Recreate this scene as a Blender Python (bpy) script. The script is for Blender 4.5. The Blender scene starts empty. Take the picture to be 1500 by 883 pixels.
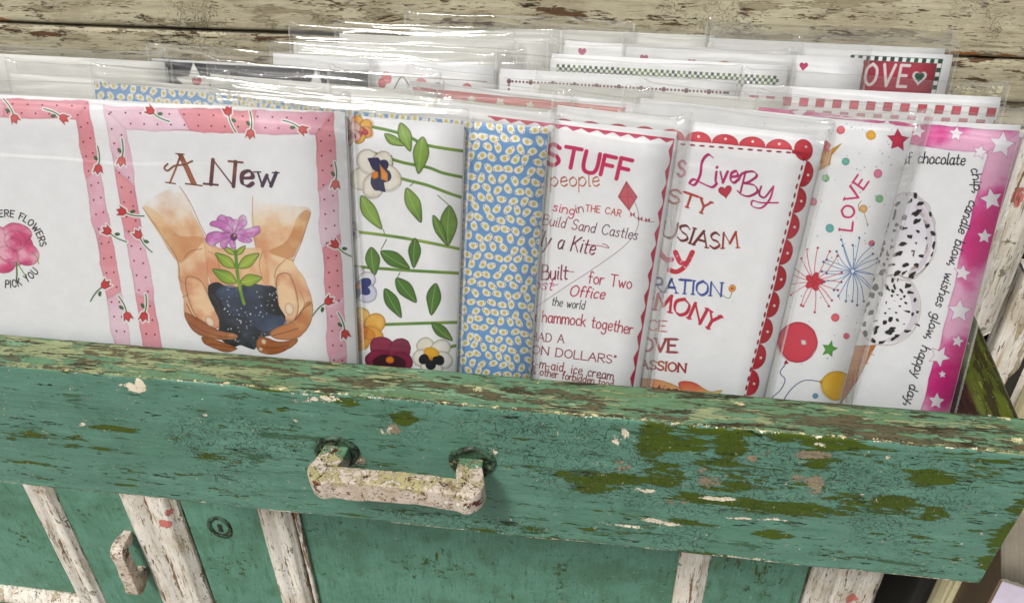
import bpy, math, numpy as np, random
from mathutils import Matrix, Vector
R = math.radians
rng = np.random.default_rng(11)
random.seed(11)
scene = bpy.context.scene

# ---------------------------------------------------------------- camera
IW, IH, FP = 1500.0, 883.0, 1250.0
def unit(v):
    v = np.array(v, float); return v / np.linalg.norm(v)
def cam_ray(px, py): return np.array([(px - IW/2)/FP, -(py - IH/2)/FP, -1.0])
_Z = -unit(cam_ray(770, 2190)); _X = -unit(cam_ray(-10000, -340)); _X = unit(_X - _Z*_X.dot(_Z)); _Y = np.cross(_Z, _X)
CM = np.array([_X, _Y, _Z])                       # camera axes -> world axes
CPOS = -(CM @ cam_ray(750, 600))*0.43             # 43 cm from the drawer's rim
cam = bpy.data.objects.new('camera', bpy.data.cameras.new('camera'))
scene.collection.objects.link(cam)
cam.matrix_world = Matrix.Translation(Vector(CPOS.tolist())) @ Matrix(CM.tolist()).to_4x4()
cam.data.sensor_width = 36.0; cam.data.lens = 36.0*FP/IW
cam.data.clip_start = 0.01; cam.data.clip_end = 400
cam.data.dof.use_dof = False
scene.camera = cam

# ---------------------------------------------------------------- light
SUN_EL, SUN_AZ, SUN_S, SKY_S, EXPO = 52, 207, 1.95, 0.066, 0.55
world = bpy.data.worlds.new('World'); scene.world = world; world.use_nodes = True
wt = world.node_tree; wt.nodes.clear()
sky = wt.nodes.new('ShaderNodeTexSky'); sky.sky_type = 'NISHITA'; sky.sun_disc = False
sky.sun_elevation = R(SUN_EL); sky.sun_rotation = R(SUN_AZ); sky.dust_density = 5; sky.air_density = 1.5
hs = wt.nodes.new('ShaderNodeHueSaturation'); hs.inputs['Saturation'].default_value = 0.22
bg = wt.nodes.new('ShaderNodeBackground'); bg.inputs['Strength'].default_value = SKY_S
wo = wt.nodes.new('ShaderNodeOutputWorld')
wt.links.new(sky.outputs[0], hs.inputs['Color']); wt.links.new(hs.outputs[0], bg.inputs[0]); wt.links.new(bg.outputs[0], wo.inputs[0])
sl = bpy.data.lights.new('sun', 'SUN'); sl.energy = SUN_S; sl.angle = R(11); sl.color = (1.0, 0.965, 0.91)
so = bpy.data.objects.new('sun', sl); scene.collection.objects.link(so)
sd = Vector((math.sin(R(SUN_AZ))*math.cos(R(SUN_EL)), math.cos(R(SUN_AZ))*math.cos(R(SUN_EL)), math.sin(R(SUN_EL))))
so.rotation_euler = sd.to_track_quat('Z', 'Y').to_euler(); so.location = sd*3
vs = scene.view_settings; vs.view_transform = 'Standard'; vs.look = 'None'; vs.gamma = 1; vs.exposure = EXPO; vs.use_curve_mapping = False
scene.cycles.transparent_max_bounces = 64; scene.cycles.max_bounces = 7; scene.cycles.use_denoising = True
scene.cycles.sample_clamp_indirect = 6

# ---------------------------------------------------------------- geometry helpers
def hit(px, py, p, n):
    d = CM @ cam_ray(px, py); n = np.array(n, float)
    return CPOS + d*(np.dot(np.array(p, float)-CPOS, n)/np.dot(d, n))
def plane_uv(p, O, U, V): return np.array([np.dot(p-O, U), np.dot(p-O, V)])

def fbm_table(n, base, octs, seed, gain=.5):
    r = np.random.default_rng(seed); out = np.zeros((n, n), np.float32); a = 1; tot = 0; f = base
    ax = np.arange(n)/n
    for _ in range(octs):
        g = r.random((f, f)).astype(np.float32)
        x = ax*f; i = np.floor(x).astype(int); t = x-i; t = t*t*(3-2*t); j = (i+1) % f
        rows = g[i]*(1-t)[:, None] + g[j]*t[:, None]
        out += a*(rows[:, i]*(1-t)[None] + rows[:, j]*t[None]); tot += a; a *= gain; f = min(f*2, n)
    out /= tot
    return (out-out.min())/(out.max()-out.min())
NT = 1024
NZ = [fbm_table(NT, 4, 6, s) for s in (1, 2, 3)]
def nz(x, y, k=0):
    """tiling value noise, x and y in cells of 1/4 tile"""
    x = np.asarray(x)*NT/4; y = np.asarray(y)*NT/4
    x0 = np.floor(x).astype(int); y0 = np.floor(y).astype(int); fx = x-x0; fy = y-y0
    T = NZ[k]; a = x0 % NT; b = (x0+1) % NT; c = y0 % NT; d = (y0+1) % NT
    return (T[c, a]*(1-fx)+T[c, b]*fx)*(1-fy)+(T[d, a]*(1-fx)+T[d, b]*fx)*fy

def link(name, mesh, mat=None, parent=None):
    o = bpy.data.objects.new(name, mesh); scene.collection.objects.link(o)
    if mat is not None:
        for m in (mat if isinstance(mat, (list, tuple)) else [mat]): mesh.materials.append(m)
    if parent is not None: o.parent = parent
    return o
def thing(name, label, cat, loc, group=None):
    o = bpy.data.objects.new(name, None); scene.collection.objects.link(o)
    o.location = Vector([float(v) for v in loc]); o.empty_display_size = .02
    o['label'] = label; o['category'] = cat
    if group: o['group'] = group
    return o
def mesh_from(name, verts, faces, smooth=True, attrs=None, off=None):
    v = np.asarray(verts, float)
    if off is not None: v = v - np.array(off)[None]
    m = bpy.data.meshes.new(name)
    m.from_pydata([tuple(a) for a in v.tolist()], [], [tuple(int(i) for i in f) for f in faces])
    m.polygons.foreach_set('use_smooth', [smooth]*len(m.polygons))
    for k, a in (attrs or {}).items():
        at = m.attributes.new(k, 'FLOAT', 'POINT'); at.data.foreach_set('value', np.asarray(a, np.float32).ravel())
    m.update(); return m
def grid_faces(nu, nv, wrap_v=False, base=0):
    i = np.arange(nu-1)[:, None]; j = np.arange(nv if wrap_v else nv-1)[None]
    j2 = (j+1) % nv
    a = base+i*nv+j; b = base+(i+1)*nv+j; c = base+(i+1)*nv+j2; d = base+i*nv+j2
    return np.stack([a+0*j, b+0*j, c+0*i, d+0*i], -1).reshape(-1, 4)

def resample(pts, step, closed=True):
    """closed profile polygon -> points no further apart than step (list of (p, q, step))"""
    out = []
    n = len(pts)
    for i in range(n if closed else n-1):
        a = np.array(pts[i][:2]); b = np.array(pts[(i+1) % n][:2]); st = pts[i][2] if len(pts[i]) > 2 else step
        k = max(1, int(math.ceil(np.linalg.norm(b-a)/st)))
        for j in range(k): out.append(a+(b-a)*j/k)
    if not closed: out.append(np.array(pts[-1][:2]))
    return np.array(out)
def sweep(name, prof, A, B, P, Q, step, mat, parent, off, pstep=.002, disp=None, attrf=None, smooth=True):
    """closed profile (p,q) swept from A to B; P, Q are the world axes of p and q. disp(s_along, pq) -> metres along the outward normal"""
    A = np.array(A, float); B = np.array(B, float); P = np.array(P, float); Q = np.array(Q, float)
    pq = resample(prof, pstep); L = np.linalg.norm(B-A); nu = max(2, int(L/step)+1); nv = len(pq)
    t = np.roll(pq, -1, 0)-np.roll(pq, 1, 0); t /= np.linalg.norm(t, axis=1)[:, None]+1e-12
    area = 0.5*np.sum(pq[:, 0]*np.roll(pq[:, 1], -1)-np.roll(pq[:, 0], -1)*pq[:, 1])
    nrm = np.stack([t[:, 1], -t[:, 0]], 1)*(1 if area > 0 else -1)
    s = np.linspace(0, L, nu)
    S = np.repeat(s[:, None], nv, 1); PQ = np.repeat(pq[None], nu, 0)
    D = np.zeros((nu, nv)) if disp is None else disp(S, PQ)
    pq3 = PQ+nrm[None]*D[..., None]
    V = A[None, None]+(B-A)[None, None]*(S/L)[..., None]+pq3[..., 0:1]*P+pq3[..., 1:2]*Q
    F = grid_faces(nu, nv, True).tolist()
    V = V.reshape(-1, 3)
    chk = np.dot(np.cross(P, Q), B-A)*area
    if chk < 0: F = [f[::-1] for f in F]
    c0 = list(range(nv)); c1 = list(range((nu-1)*nv, nu*nv))
    F += [c0[::-1] if chk > 0 else c0, c1 if chk > 0 else c1[::-1]]
    # caps may be concave but the profiles are near-convex
    m = bpy.data.meshes.new(name)
    at = attrf(V) if attrf else {}
    m = mesh_from(name, V, F, smooth, at, off)
    n = len(m.polygons); m.polygons[n-1].use_smooth = False; m.polygons[n-2].use_smooth = False
    return link(name, m, mat, parent)
def rbox(w, h, r, f=4, big=None):
    """rounded rectangle profile, 0..w by 0..h"""
    out = []
    for cx_, cy_, a0 in ((w-r, r, -90), (w-r, h-r, 0), (r, h-r, 90), (r, r, 180)):
        for k in range(f+1):
            a = R(a0+90*k/f); out.append((cx_+r*math.cos(a), cy_+r*math.sin(a)))
    return out

# ---------------------------------------------------------------- materials
def srgb(r, g, b, s=1.0):
    return tuple(min(1, (((c/255+.055)/1.055)**2.4 if c/255 > .04045 else c/255/12.92)*s) for c in (r, g, b))
class NB:
    def __init__(s, name):
        s.m = bpy.data.materials.new(name); s.m.use_nodes = True; s.t = s.m.node_tree; s.t.nodes.clear()
    def n(s, typ, ins=None, **kw):
        x = s.t.nodes.new(typ)
        for k, v in kw.items(): setattr(x, k, v)
        for k, v in (ins or {}).items():
            if isinstance(v, bpy.types.NodeSocket): s.t.links.new(v, x.inputs[k])
            else: x.inputs[k].default_value = v
        return x
    def math(s, op, a, b=None, clamp=False):
        x = s.t.nodes.new('ShaderNodeMath'); x.operation = op; x.use_clamp = clamp
        for i, v in enumerate((a, b)):
            if v is None: continue
            if isinstance(v, bpy.types.NodeSocket): s.t.links.new(v, x.inputs[i])
            else: x.inputs[i].default_value = v
        return x.outputs[0]
    def mix(s, f, a, b):
        x = s.t.nodes.new('ShaderNodeMix'); x.data_type = 'RGBA'
        for i, v in ((0, f), (6, a), (7, b)):
            if isinstance(v, bpy.types.NodeSocket): s.t.links.new(v, x.inputs[i])
            else: x.inputs[i].default_value = v if i == 0 else (tuple(v)+(1,))[:4]
        return x.outputs[2]
    def noise(s, co, scale, detail=6, rough=.55, dist=0):
        return s.n('ShaderNodeTexNoise', {'Vector': co, 'Scale': scale, 'Detail': detail, 'Roughness': rough, 'Distortion': dist}).outputs[0]
    def step(s, v, thr, sharp):
        return s.math('ADD', s.math('MULTIPLY', s.math('SUBTRACT', v, thr), sharp), .5, True)
    def out(s, sh): s.n('ShaderNodeOutputMaterial', {'Surface': sh}); return s.m

def chippy(name, top, grain=(1, 1, 1), layers=(), crackle=0, hair=.0, vary=.12, rough=.5, dirt=None, dirt_amt=.3, bump=.6, grainb=.3):
    """old paint: layers = (attribute or None, base, colour, noise scale, noise weight, stretched?, depth)"""
    b = NB(name); tc = b.n('ShaderNodeTexCoord').outputs['Object']
    st = b.n('ShaderNodeMapping', {'Vector': tc, 'Scale': grain}).outputs[0]
    low = b.noise(tc, 14, 4); mid = b.noise(st, 90, 5, .6)
    col = b.mix(b.step(low, .5, 1.6), [c*(1-vary) for c in top], [min(1, c*(1+vary)) for c in top])
    col = b.mix(b.math('MULTIPLY', b.step(mid, .56, 4), .35), col, [c*.72 for c in top])
    fine = b.noise(st, 420, 6, .65)
    sp = b.noise(st, 1500, 4, .8); scr = b.noise(b.n('ShaderNodeMapping', {'Vector': st, 'Scale': [.35 if g_ < 1 else 1 for g_ in grain], 'Location': (1.3, 4.1, 2.7)}).outputs[0], 700, 5, .7)
    col = b.mix(b.math('MULTIPLY', b.step(sp, .5, 5), .16), col, [c*.45 for c in top])
    col = b.mix(b.math('MULTIPLY', b.step(scr, .58, 14), .34), col, [c*.5 for c in top])
    col = b.mix(b.math('MULTIPLY', b.math('SUBTRACT', 1, b.step(scr, .4, 14)), .25), col, [min(1, c*1.45+.02) for c in top])
    hgt = b.math('ADD', b.math('MULTIPLY', mid, grainb*.6), b.math('MULTIPLY', fine, grainb*.4))
    if dirt is not None:
        dn = b.noise(tc, 26, 7, .62, .4)
        col = b.mix(b.math('MULTIPLY', b.step(dn, .55, 5), dirt_amt), col, dirt)
        dn2 = b.noise(st, 160, 7, .7)
        col = b.mix(b.math('MULTIPLY', b.step(dn2, .6, 9), dirt_amt*1.3), col, dirt)
    if crackle > 0:      # thin wandering hairlines where the paint has crazed
        cn = b.noise(tc, 210, 3, .5, 1.2); cm = b.noise(tc, 16, 4)
        line = b.math('SUBTRACT', 1, b.math('MULTIPLY', b.math('ABSOLUTE', b.math('SUBTRACT', cn, .5)), 48), True)
        at = b.n('ShaderNodeAttribute', attribute_name='craze').outputs['Fac']
        line = b.math('MULTIPLY', line, b.step(b.math('ADD', cm, b.math('MULTIPLY', at, .5)), .62, 7))
        col = b.mix(b.math('MULTIPLY', line, crackle), col, (.025, .04, .02)); hgt = b.math('SUBTRACT', hgt, b.math('MULTIPLY', line, .5))
    for k, (attr, base, c, sc, wt_, stretch, depth) in enumerate(layers):
        off = b.n('ShaderNodeMapping', {'Vector': st if stretch else tc, 'Location': (k*3.7, k*1.3, k*2.1)}).outputs[0]
        nn = b.noise(off, sc, 10, .7, .35); n2 = b.noise(off, sc*4.3, 6, .7, .2)
        v = b.math('ADD', b.math('MULTIPLY', b.math('SUBTRACT', nn, .5), wt_*1.55), b.math('MULTIPLY', b.math('SUBTRACT', n2, .5), wt_*.75))
        v = b.math('ADD', v, base)
        if attr:
            a = b.n('ShaderNodeAttribute', attribute_name=attr).outputs['Fac']; v = b.math('ADD', v, a)
        mk = b.step(v, .5, 22)
        c2 = b.mix(b.step(b.noise(st, 240, 6, .7), .5, 3), [x*.82 for x in c], [min(1, x*1.12) for x in c])
        # a dark broken rim where one coat ends
        rim = b.math('SUBTRACT', b.step(v, .47, 22), mk, True)
        col = b.mix(b.math('MULTIPLY', rim, .45), col, [x*.35 for x in top])
        col = b.mix(mk, col, c2); hgt = b.math('SUBTRACT', hgt, b.math('MULTIPLY', mk, depth))
    bp = b.n('ShaderNodeBump', {'Height': hgt, 'Strength': bump, 'Distance': .0013})
    pr = b.n('ShaderNodeBsdfPrincipled', {'Base Color': col, 'Roughness': rough, 'Normal': bp.outputs[0]})
    pr.inputs['Specular IOR Level'].default_value = .35
    return b.out(pr.outputs[0])

TEAL = srgb(94, 138, 120, .94); OLIVE = srgb(68, 84, 10, .9); WHITE = srgb(214, 206, 190); CREAM = srgb(214, 206, 160)
TAN = srgb(172, 158, 112); BROWN = srgb(96, 62, 36); ORANGE = srgb(176, 110, 52); PINK = srgb(196, 112, 104); MAROON = srgb(94, 34, 22)
GREYB = srgb(130, 124, 104); DIRT = srgb(86, 74, 48)
# (attribute, base, colour, noise scale, noise weight, stretched along the grain, depth)
M_front = chippy('drawer front paint', TEAL, (.2, 1, 1), [
    (None, .02, srgb(58, 92, 66), 60, 2.4, True, .1), ('olive', .0, srgb(66, 84, 6, .9), 110, 2.6, True, .35), ('grey', -.1, srgb(142, 130, 108), 150, 1.6, False, .4),
    ('white', -.08, srgb(224, 214, 190), 170, 1.9, False, .7), (None, -.02, srgb(24, 40, 22), 260, 2.4, True, .4), (None, -.22, srgb(208, 200, 170), 330, 2.9, False, .5)],
    crackle=.9, vary=.07, rough=.42, dirt=srgb(50, 92, 66), dirt_amt=.3, bump=.8)
M_rim = chippy('drawer rim paint', srgb(94, 132, 102, .92), (.14, 1, 1), [
    ('tan', .24, srgb(132, 140, 102), 190, 2.7, True, .2), (None, .1, srgb(116, 150, 116), 60, 2.4, True, .1), ('brown', .24, srgb(84, 78, 54), 170, 2.8, True, .4), (None, .08, srgb(60, 52, 30), 200, 2.6, True, .5), ('white', -.1, srgb(206, 198, 150), 200, 2.0, False, .6)],
    vary=.14, rough=.65, dirt=srgb(86, 108, 66), dirt_amt=.6, bump=1.0, grainb=.9)
M_olive = chippy('drawer side paint', srgb(70, 78, 18), (1, .16, 1), [
    (None, .3, srgb(44, 38, 14), 110, 3, True, .4), (None, .02, srgb(104, 108, 40), 170, 2.6, True, .3), ('white', -.05, WHITE, 130, 1.8, False, .7)],
    vary=.3, rough=.45, dirt=srgb(36, 40, 10), dirt_amt=.6, bump=1)
M_inner = chippy('bare drawer wood', srgb(84, 52, 36), (.3, .2, 1), [(None, .15, srgb(50, 30, 20), 60, 2.4, True, .2)], vary=.3, rough=.7, dirt=srgb(40, 26, 18), dirt_amt=.6)
M_wall = chippy('weathered white paint', srgb(182, 174, 148, .97), (.16, 1, 1), [
    ('pale', -.05, srgb(214, 204, 168), 120, 1.8, False, -.3), (None, .14, srgb(146, 136, 110), 60, 2.6, True, .2),
    ('wood', -.14, srgb(150, 98, 48), 80, 1.6, True, .5), ('chip', .0, srgb(88, 62, 40), 130, 2.3, True, .7), (None, .02, srgb(92, 72, 46), 330, 2.6, True, .6), (None, -.16, srgb(50, 36, 24), 120, 2.7, True, .7)],
    crackle=.7, vary=.08, rough=.6, dirt=srgb(132, 120, 94), dirt_amt=.5, bump=1.0, grainb=.9)
M_trim = chippy('chipped white trim', srgb(222, 216, 206), (1, 1, .12), [
    (None, .06, srgb(172, 156, 130), 90, 2.6, True, .3), ('pink', -.1, PINK, 90, 1.4, False, .4), ('brown', -.02, srgb(128, 98, 68), 130, 2.4, True, .6), (None, -.03, GREYB, 60, 2.4, False, .4), (None, .0, srgb(96, 70, 44), 300, 2.4, True, .5)],
    vary=.08, rough=.55, dirt=srgb(166, 148, 116), dirt_amt=.55, bump=1, grainb=.9)
M_door = chippy('door paint', srgb(92, 139, 119, .95), (1, 1, .2), [
    (None, -.08, srgb(66, 80, 26), 50, 2.3, True, .3), ('dark', -.02, srgb(56, 78, 34), 110, 2.2, False, .3), (None, -.06, srgb(30, 50, 24), 170, 2.3, False, .3), (None, -.3, srgb(196, 196, 160), 260, 2.9, False, .4)],
    vary=.09, rough=.5, dirt=srgb(62, 94, 66), dirt_amt=.55)
M_handle = chippy('handle paint', srgb(206, 192, 178), (.5, 1, 1), [
    ('cream', -.05, srgb(168, 158, 116), 110, 2.2, False, .2), ('green', -.05, srgb(98, 138, 106), 130, 1.8, False, .3), (None, .06, srgb(150, 126, 94), 120, 2.4, False, .3), ('maroon', .06, srgb(98, 44, 30), 150, 2.2, False, .5), (None, .05, srgb(88, 66, 42), 220, 2.4, False, .5), (None, -.12, srgb(40, 62, 70), 330, 2.6, True, .3),
    ('pale', -.05, srgb(226, 222, 210), 160, 1.8, False, -.3)],
    vary=.08, rough=.5, dirt=srgb(150, 130, 96), dirt_amt=.5, bump=1)
M_ribbed = chippy('cream ribbed paint', srgb(216, 208, 168), (1, 1, .1), [(None, .1, srgb(150, 136, 90), 70, 1.3, True, .2)], vary=.06, rough=.5, dirt=srgb(160, 148, 110), dirt_amt=.4)
def plain(name, c, rough=.6, sc=60, amt=.12):
    b = NB(name); tc = b.n('ShaderNodeTexCoord').outputs['Object']
    n_ = b.noise(tc, sc, 5); col = b.mix(b.step(n_, .5, 2), [x*(1-amt) for x in c], [min(1, x*(1+amt)) for x in c])
    pr = b.n('ShaderNodeBsdfPrincipled', {'Base Color': col, 'Roughness': rough, 'Normal': b.n('ShaderNodeBump', {'Height': n_, 'Strength': .2, 'Distance': .0005}).outputs[0]})
    return b.out(pr.outputs[0])
M_dark = plain('cavity shade board', (.02, .018, .014), .8)  # near-black colour stands in for the shade inside gaps and keyhole
M_metal = plain('dark old metal', (.05, .05, .035), .5, 300, .4)
M_paper = plain('white card stock', (.70, .70, .70), .55, 400, .02)
M_env = plain('white envelope paper', (.64, .635, .62), .7, 300, .02)
M_envb = plain('ivory envelope paper', (.60, .59, .54), .7, 300, .03)
M_ground = plain('pavement', (.26, .25, .23), .9, 5, .15)
M_boxtop = plain('grey box card', srgb(128, 120, 108), .7); M_boxfront = plain('lilac box card', srgb(196, 186, 204), .7); M_boxside = plain('brown box card', srgb(104, 84, 64), .8)

def film_mat(name, seed, haze):
    b = NB(name); tc = b.n('ShaderNodeTexCoord').outputs['Object']
    st = b.n('ShaderNodeMapping', {'Vector': tc, 'Scale': (.08, 1, 1), 'Location': (seed*.37, seed*.11, seed*.23), 'Rotation': (0, R(2), 0)}).outputs[0]
    h = b.noise(st, 60, 2, .4, .2)
    lo = b.n('ShaderNodeAttribute', attribute_name='loose').outputs['Fac']
    cr = b.noise(b.n('ShaderNodeMapping', {'Vector': tc, 'Scale': (1, .5, .3), 'Rotation': (0, R(-14), 0)}).outputs[0], 170, 2, .4, 1.0)
    cr = b.math('ABSOLUTE', b.math('SUBTRACT', cr, .5))
    h = b.math('ADD', b.math('MULTIPLY', h, .3), b.math('MULTIPLY', b.math('MULTIPLY', cr, lo), 3.5))
    bp = b.n('ShaderNodeBump', {'Height': h, 'Strength': .5, 'Distance': .0012}).outputs[0]
    fr = b.n('ShaderNodeFresnel', {'IOR': 1.5, 'Normal': bp}).outputs[0]
    fac = b.math('MINIMUM', b.math('MULTIPLY', fr, b.math('ADD', 1.1, b.math('MULTIPLY', lo, .8)), True), b.math('ADD', .3, b.math('MULTIPLY', lo, .1)))
    gl = b.n('ShaderNodeBsdfGlossy', {'Color': (1, 1, 1, 1), 'Roughness': .05, 'Normal': bp}).outputs[0]
    tr = b.n('ShaderNodeBsdfTransparent', {'Color': (.985, .985, .978, 1)}).outputs[0]
    df = b.n('ShaderNodeBsdfDiffuse', {'Color': (.88, .89, .92, 1)}).outputs[0]
    hz = b.n('ShaderNodeMixShader', {0: b.math('ADD', haze, b.math('MULTIPLY', lo, .05)), 1: tr, 2: df}).outputs[0]
    return b.out(b.n('ShaderNodeMixShader', {0: fac, 1: hz, 2: gl}).outputs[0])
M_film = [film_mat('clear sleeve film %s' % w, i, .006) for i, w in enumerate(('smooth', 'soft', 'crisp'))]
def seam_mat():
    b = NB('sleeve seam film')
    gl = b.n('ShaderNodeBsdfGlossy', {'Roughness': .12, 'Color': (1, 1, 1, 1)}).outputs[0]
    df = b.n('ShaderNodeBsdfDiffuse', {'Color': (.8, .8, .8, 1)}).outputs[0]
    tr = b.n('ShaderNodeBsdfTransparent').outputs[0]
    a = b.n('ShaderNodeMixShader', {0: .5, 1: df, 2: gl}).outputs[0]
    return b.out(b.n('ShaderNodeMixShader', {0: .32, 1: tr, 2: a}).outputs[0])
M_seam = seam_mat()

# ---------------------------------------------------------------- printed artwork: a small watercolour painter
TPM = 5600.0            # texels per metre
FONT = {
'A': (.72, "0,0 .36,1 .72,0|.14,.38 .58,.38"), 'B': (.58, "0,0 0,1|~0,1 .42,.97 .44,.62 0,.54|~0,.54 .56,.5 .56,.05 0,0"),
'C': (.64, "~.62,.82 .38,1 .06,.78 .04,.26 .36,0 .64,.18"), 'D': (.64, "0,0 0,1|~0,1 .44,.94 .63,.5 .44,.06 0,0"),
'E': (.52, "0,0 0,1|0,1 .5,1|0,.52 .42,.52|0,0 .52,0"), 'F': (.5, "0,0 0,1|0,1 .5,1|0,.54 .42,.54"),
'G': (.66, "~.62,.82 .38,1 .06,.78 .04,.26 .36,0 .64,.18 .64,.45|.42,.45 .64,.45"), 'H': (.6, "0,0 0,1|.6,0 .6,1|0,.52 .6,.52"), 'I': (.06, "0.03,0 .03,1"), 'K': (.58, "0,0 0,1|.55,1 0,.42|.16,.58 .58,0"),
'L': (.5, "0,1 0,0 .5,0"), 'M': (.8, "0,0 .08,1 .4,.3 .72,1 .8,0"), 'N': (.64, "0,0 0,1 .64,0 .64,1"),
'O': (.7, "~.35,1 .05,.75 .05,.25 .35,0 .65,.25 .65,.75 .35,1"), 'P': (.54, "0,0 0,1|~0,1 .5,.97 .52,.54 0,.47"),
'R': (.58, "0,0 0,1|~0,1 .48,.97 .5,.56 0,.5|.2,.5 .58,0"), 'S': (.52, "~.5,.84 .28,1 .03,.84 .12,.58 .42,.42 .5,.18 .25,0 0,.15"),
'T': (.62, "0,1 .62,1|.31,1 .31,0"), 'U': (.6, "~0,1 0,.3 .14,.02 .46,.02 .6,.3 .6,1"), 'V': (.66, "0,1 .33,0 .66,1"),
'W': (.9, "0,1 .24,0 .45,.7 .66,0 .9,1"), 'Y': (.62, "0,1 .31,.5 .62,1|.31,.5 .31,0"), 'X': (.6, "0,0 .6,1|0,1 .6,0"),
'a': (.46, "~.42,.5 .2,.6 .02,.35 .12,.02 .34,.08 .42,.4|~.42,.58 .42,.1 .5,0"), 'b': (.44, "0,1 0,0|~0,.4 .22,.6 .44,.34 .26,0 0,.12"),
'c': (.38, "~.38,.5 .2,.6 .02,.34 .14,.02 .38,.1"), 'd': (.46, "~.42,.45 .2,.6 .02,.3 .18,0 .42,.18|.42,1 .42,0"),
'e': (.42, "~.04,.3 .4,.36 .3,.6 .06,.48 .06,.12 .26,0 .42,.12"), 'f': (.32, "~.36,.92 .2,1 .12,.8 .12,0|0,.56 .3,.56"),
'g': (.46, "~.42,.48 .2,.6 .02,.32 .18,.04 .42,.2|~.42,.58 .42,-.2 .2,-.4 .02,-.25"), 'h': (.44, "0,1 0,0|~0,.36 .22,.6 .42,.42 .42,0"),
'i': (.1, "~.05,.58 .05,.1 .12,0|.05,.8 .06,.82"), 'k': (.42, "0,1 0,0|.36,.58 0,.26|.12,.34 .42,0"), 'l': (.1, "~.04,1 .04,.1 .12,0"),
'm': (.66, "0,.58 0,0|~0,.4 .17,.6 .32,.42 .32,0|~.32,.4 .5,.6 .64,.42 .66,0"), 'n': (.42, "0,.58 0,0|~0,.38 .22,.6 .4,.42 .42,0"),
'o': (.44, "~.22,.6 .02,.4 .06,.1 .22,0 .4,.12 .42,.42 .22,.6"), 'p': (.44, "0,.58 0,-.4|~0,.4 .22,.6 .44,.34 .26,0 0,.12"),
'r': (.3, "0,.58 0,0|~0,.36 .14,.56 .32,.56"), 's': (.34, "~.32,.5 .16,.6 .04,.46 .26,.26 .3,.08 .12,0 0,.1"),
't': (.32, "~.14,.9 .14,.1 .3,.04|0,.6 .32,.6"), 'u': (.42, "~0,.58 .02,.14 .18,0 .38,.16 .4,.58|.4,.58 .42,0"), 'v': (.4, "0,.58 .2,0 .4,.58"),
'w': (.6, "0,.58 .16,0 .3,.46 .44,0 .6,.58"), 'x': (.4, "0,0 .4,.58|0,.58 .4,0"), 'y': (.42, "0,.58 .2,.08|~.42,.58 .2,-.1 .08,-.38 -.02,-.36"),
',': (.1, "~.06,.08 .08,-.02 0,-.18"), "'": (.08, ".04,1 .02,.78"), '"': (.2, "~.02,1 .06,.9 0,.78|~.14,1 .18,.9 .12,.78"), '-': (.3, "0,.3 .26,.3"), ' ': (.34, ""),
'&': (.7, "~.66,.02 .2,.62 .2,.95 .42,.95 .42,.7 .06,.4 .06,.06 .4,-.02 .64,.36"),
}
def smoothline(p, k=6, closed=False):
    p = np.asarray(p, float); n = len(p)
    if n < 3: return p
    g = (lambda i: p[i % n]) if closed else (lambda i: p[min(max(i, 0), n-1)])
    out = []
    for i in range(n if closed else n-1):
        a, b, c, d = g(i-1), g(i), g(i+1), g(i+2)
        for j in range(k):
            t = j/k; out.append(.5*((2*b)+(c-a)*t+(2*a-5*b+4*c-d)*t*t+(3*b-a-3*c+d)*t**3))
    if not closed: out.append(p[-1])
    return np.array(out)
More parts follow.
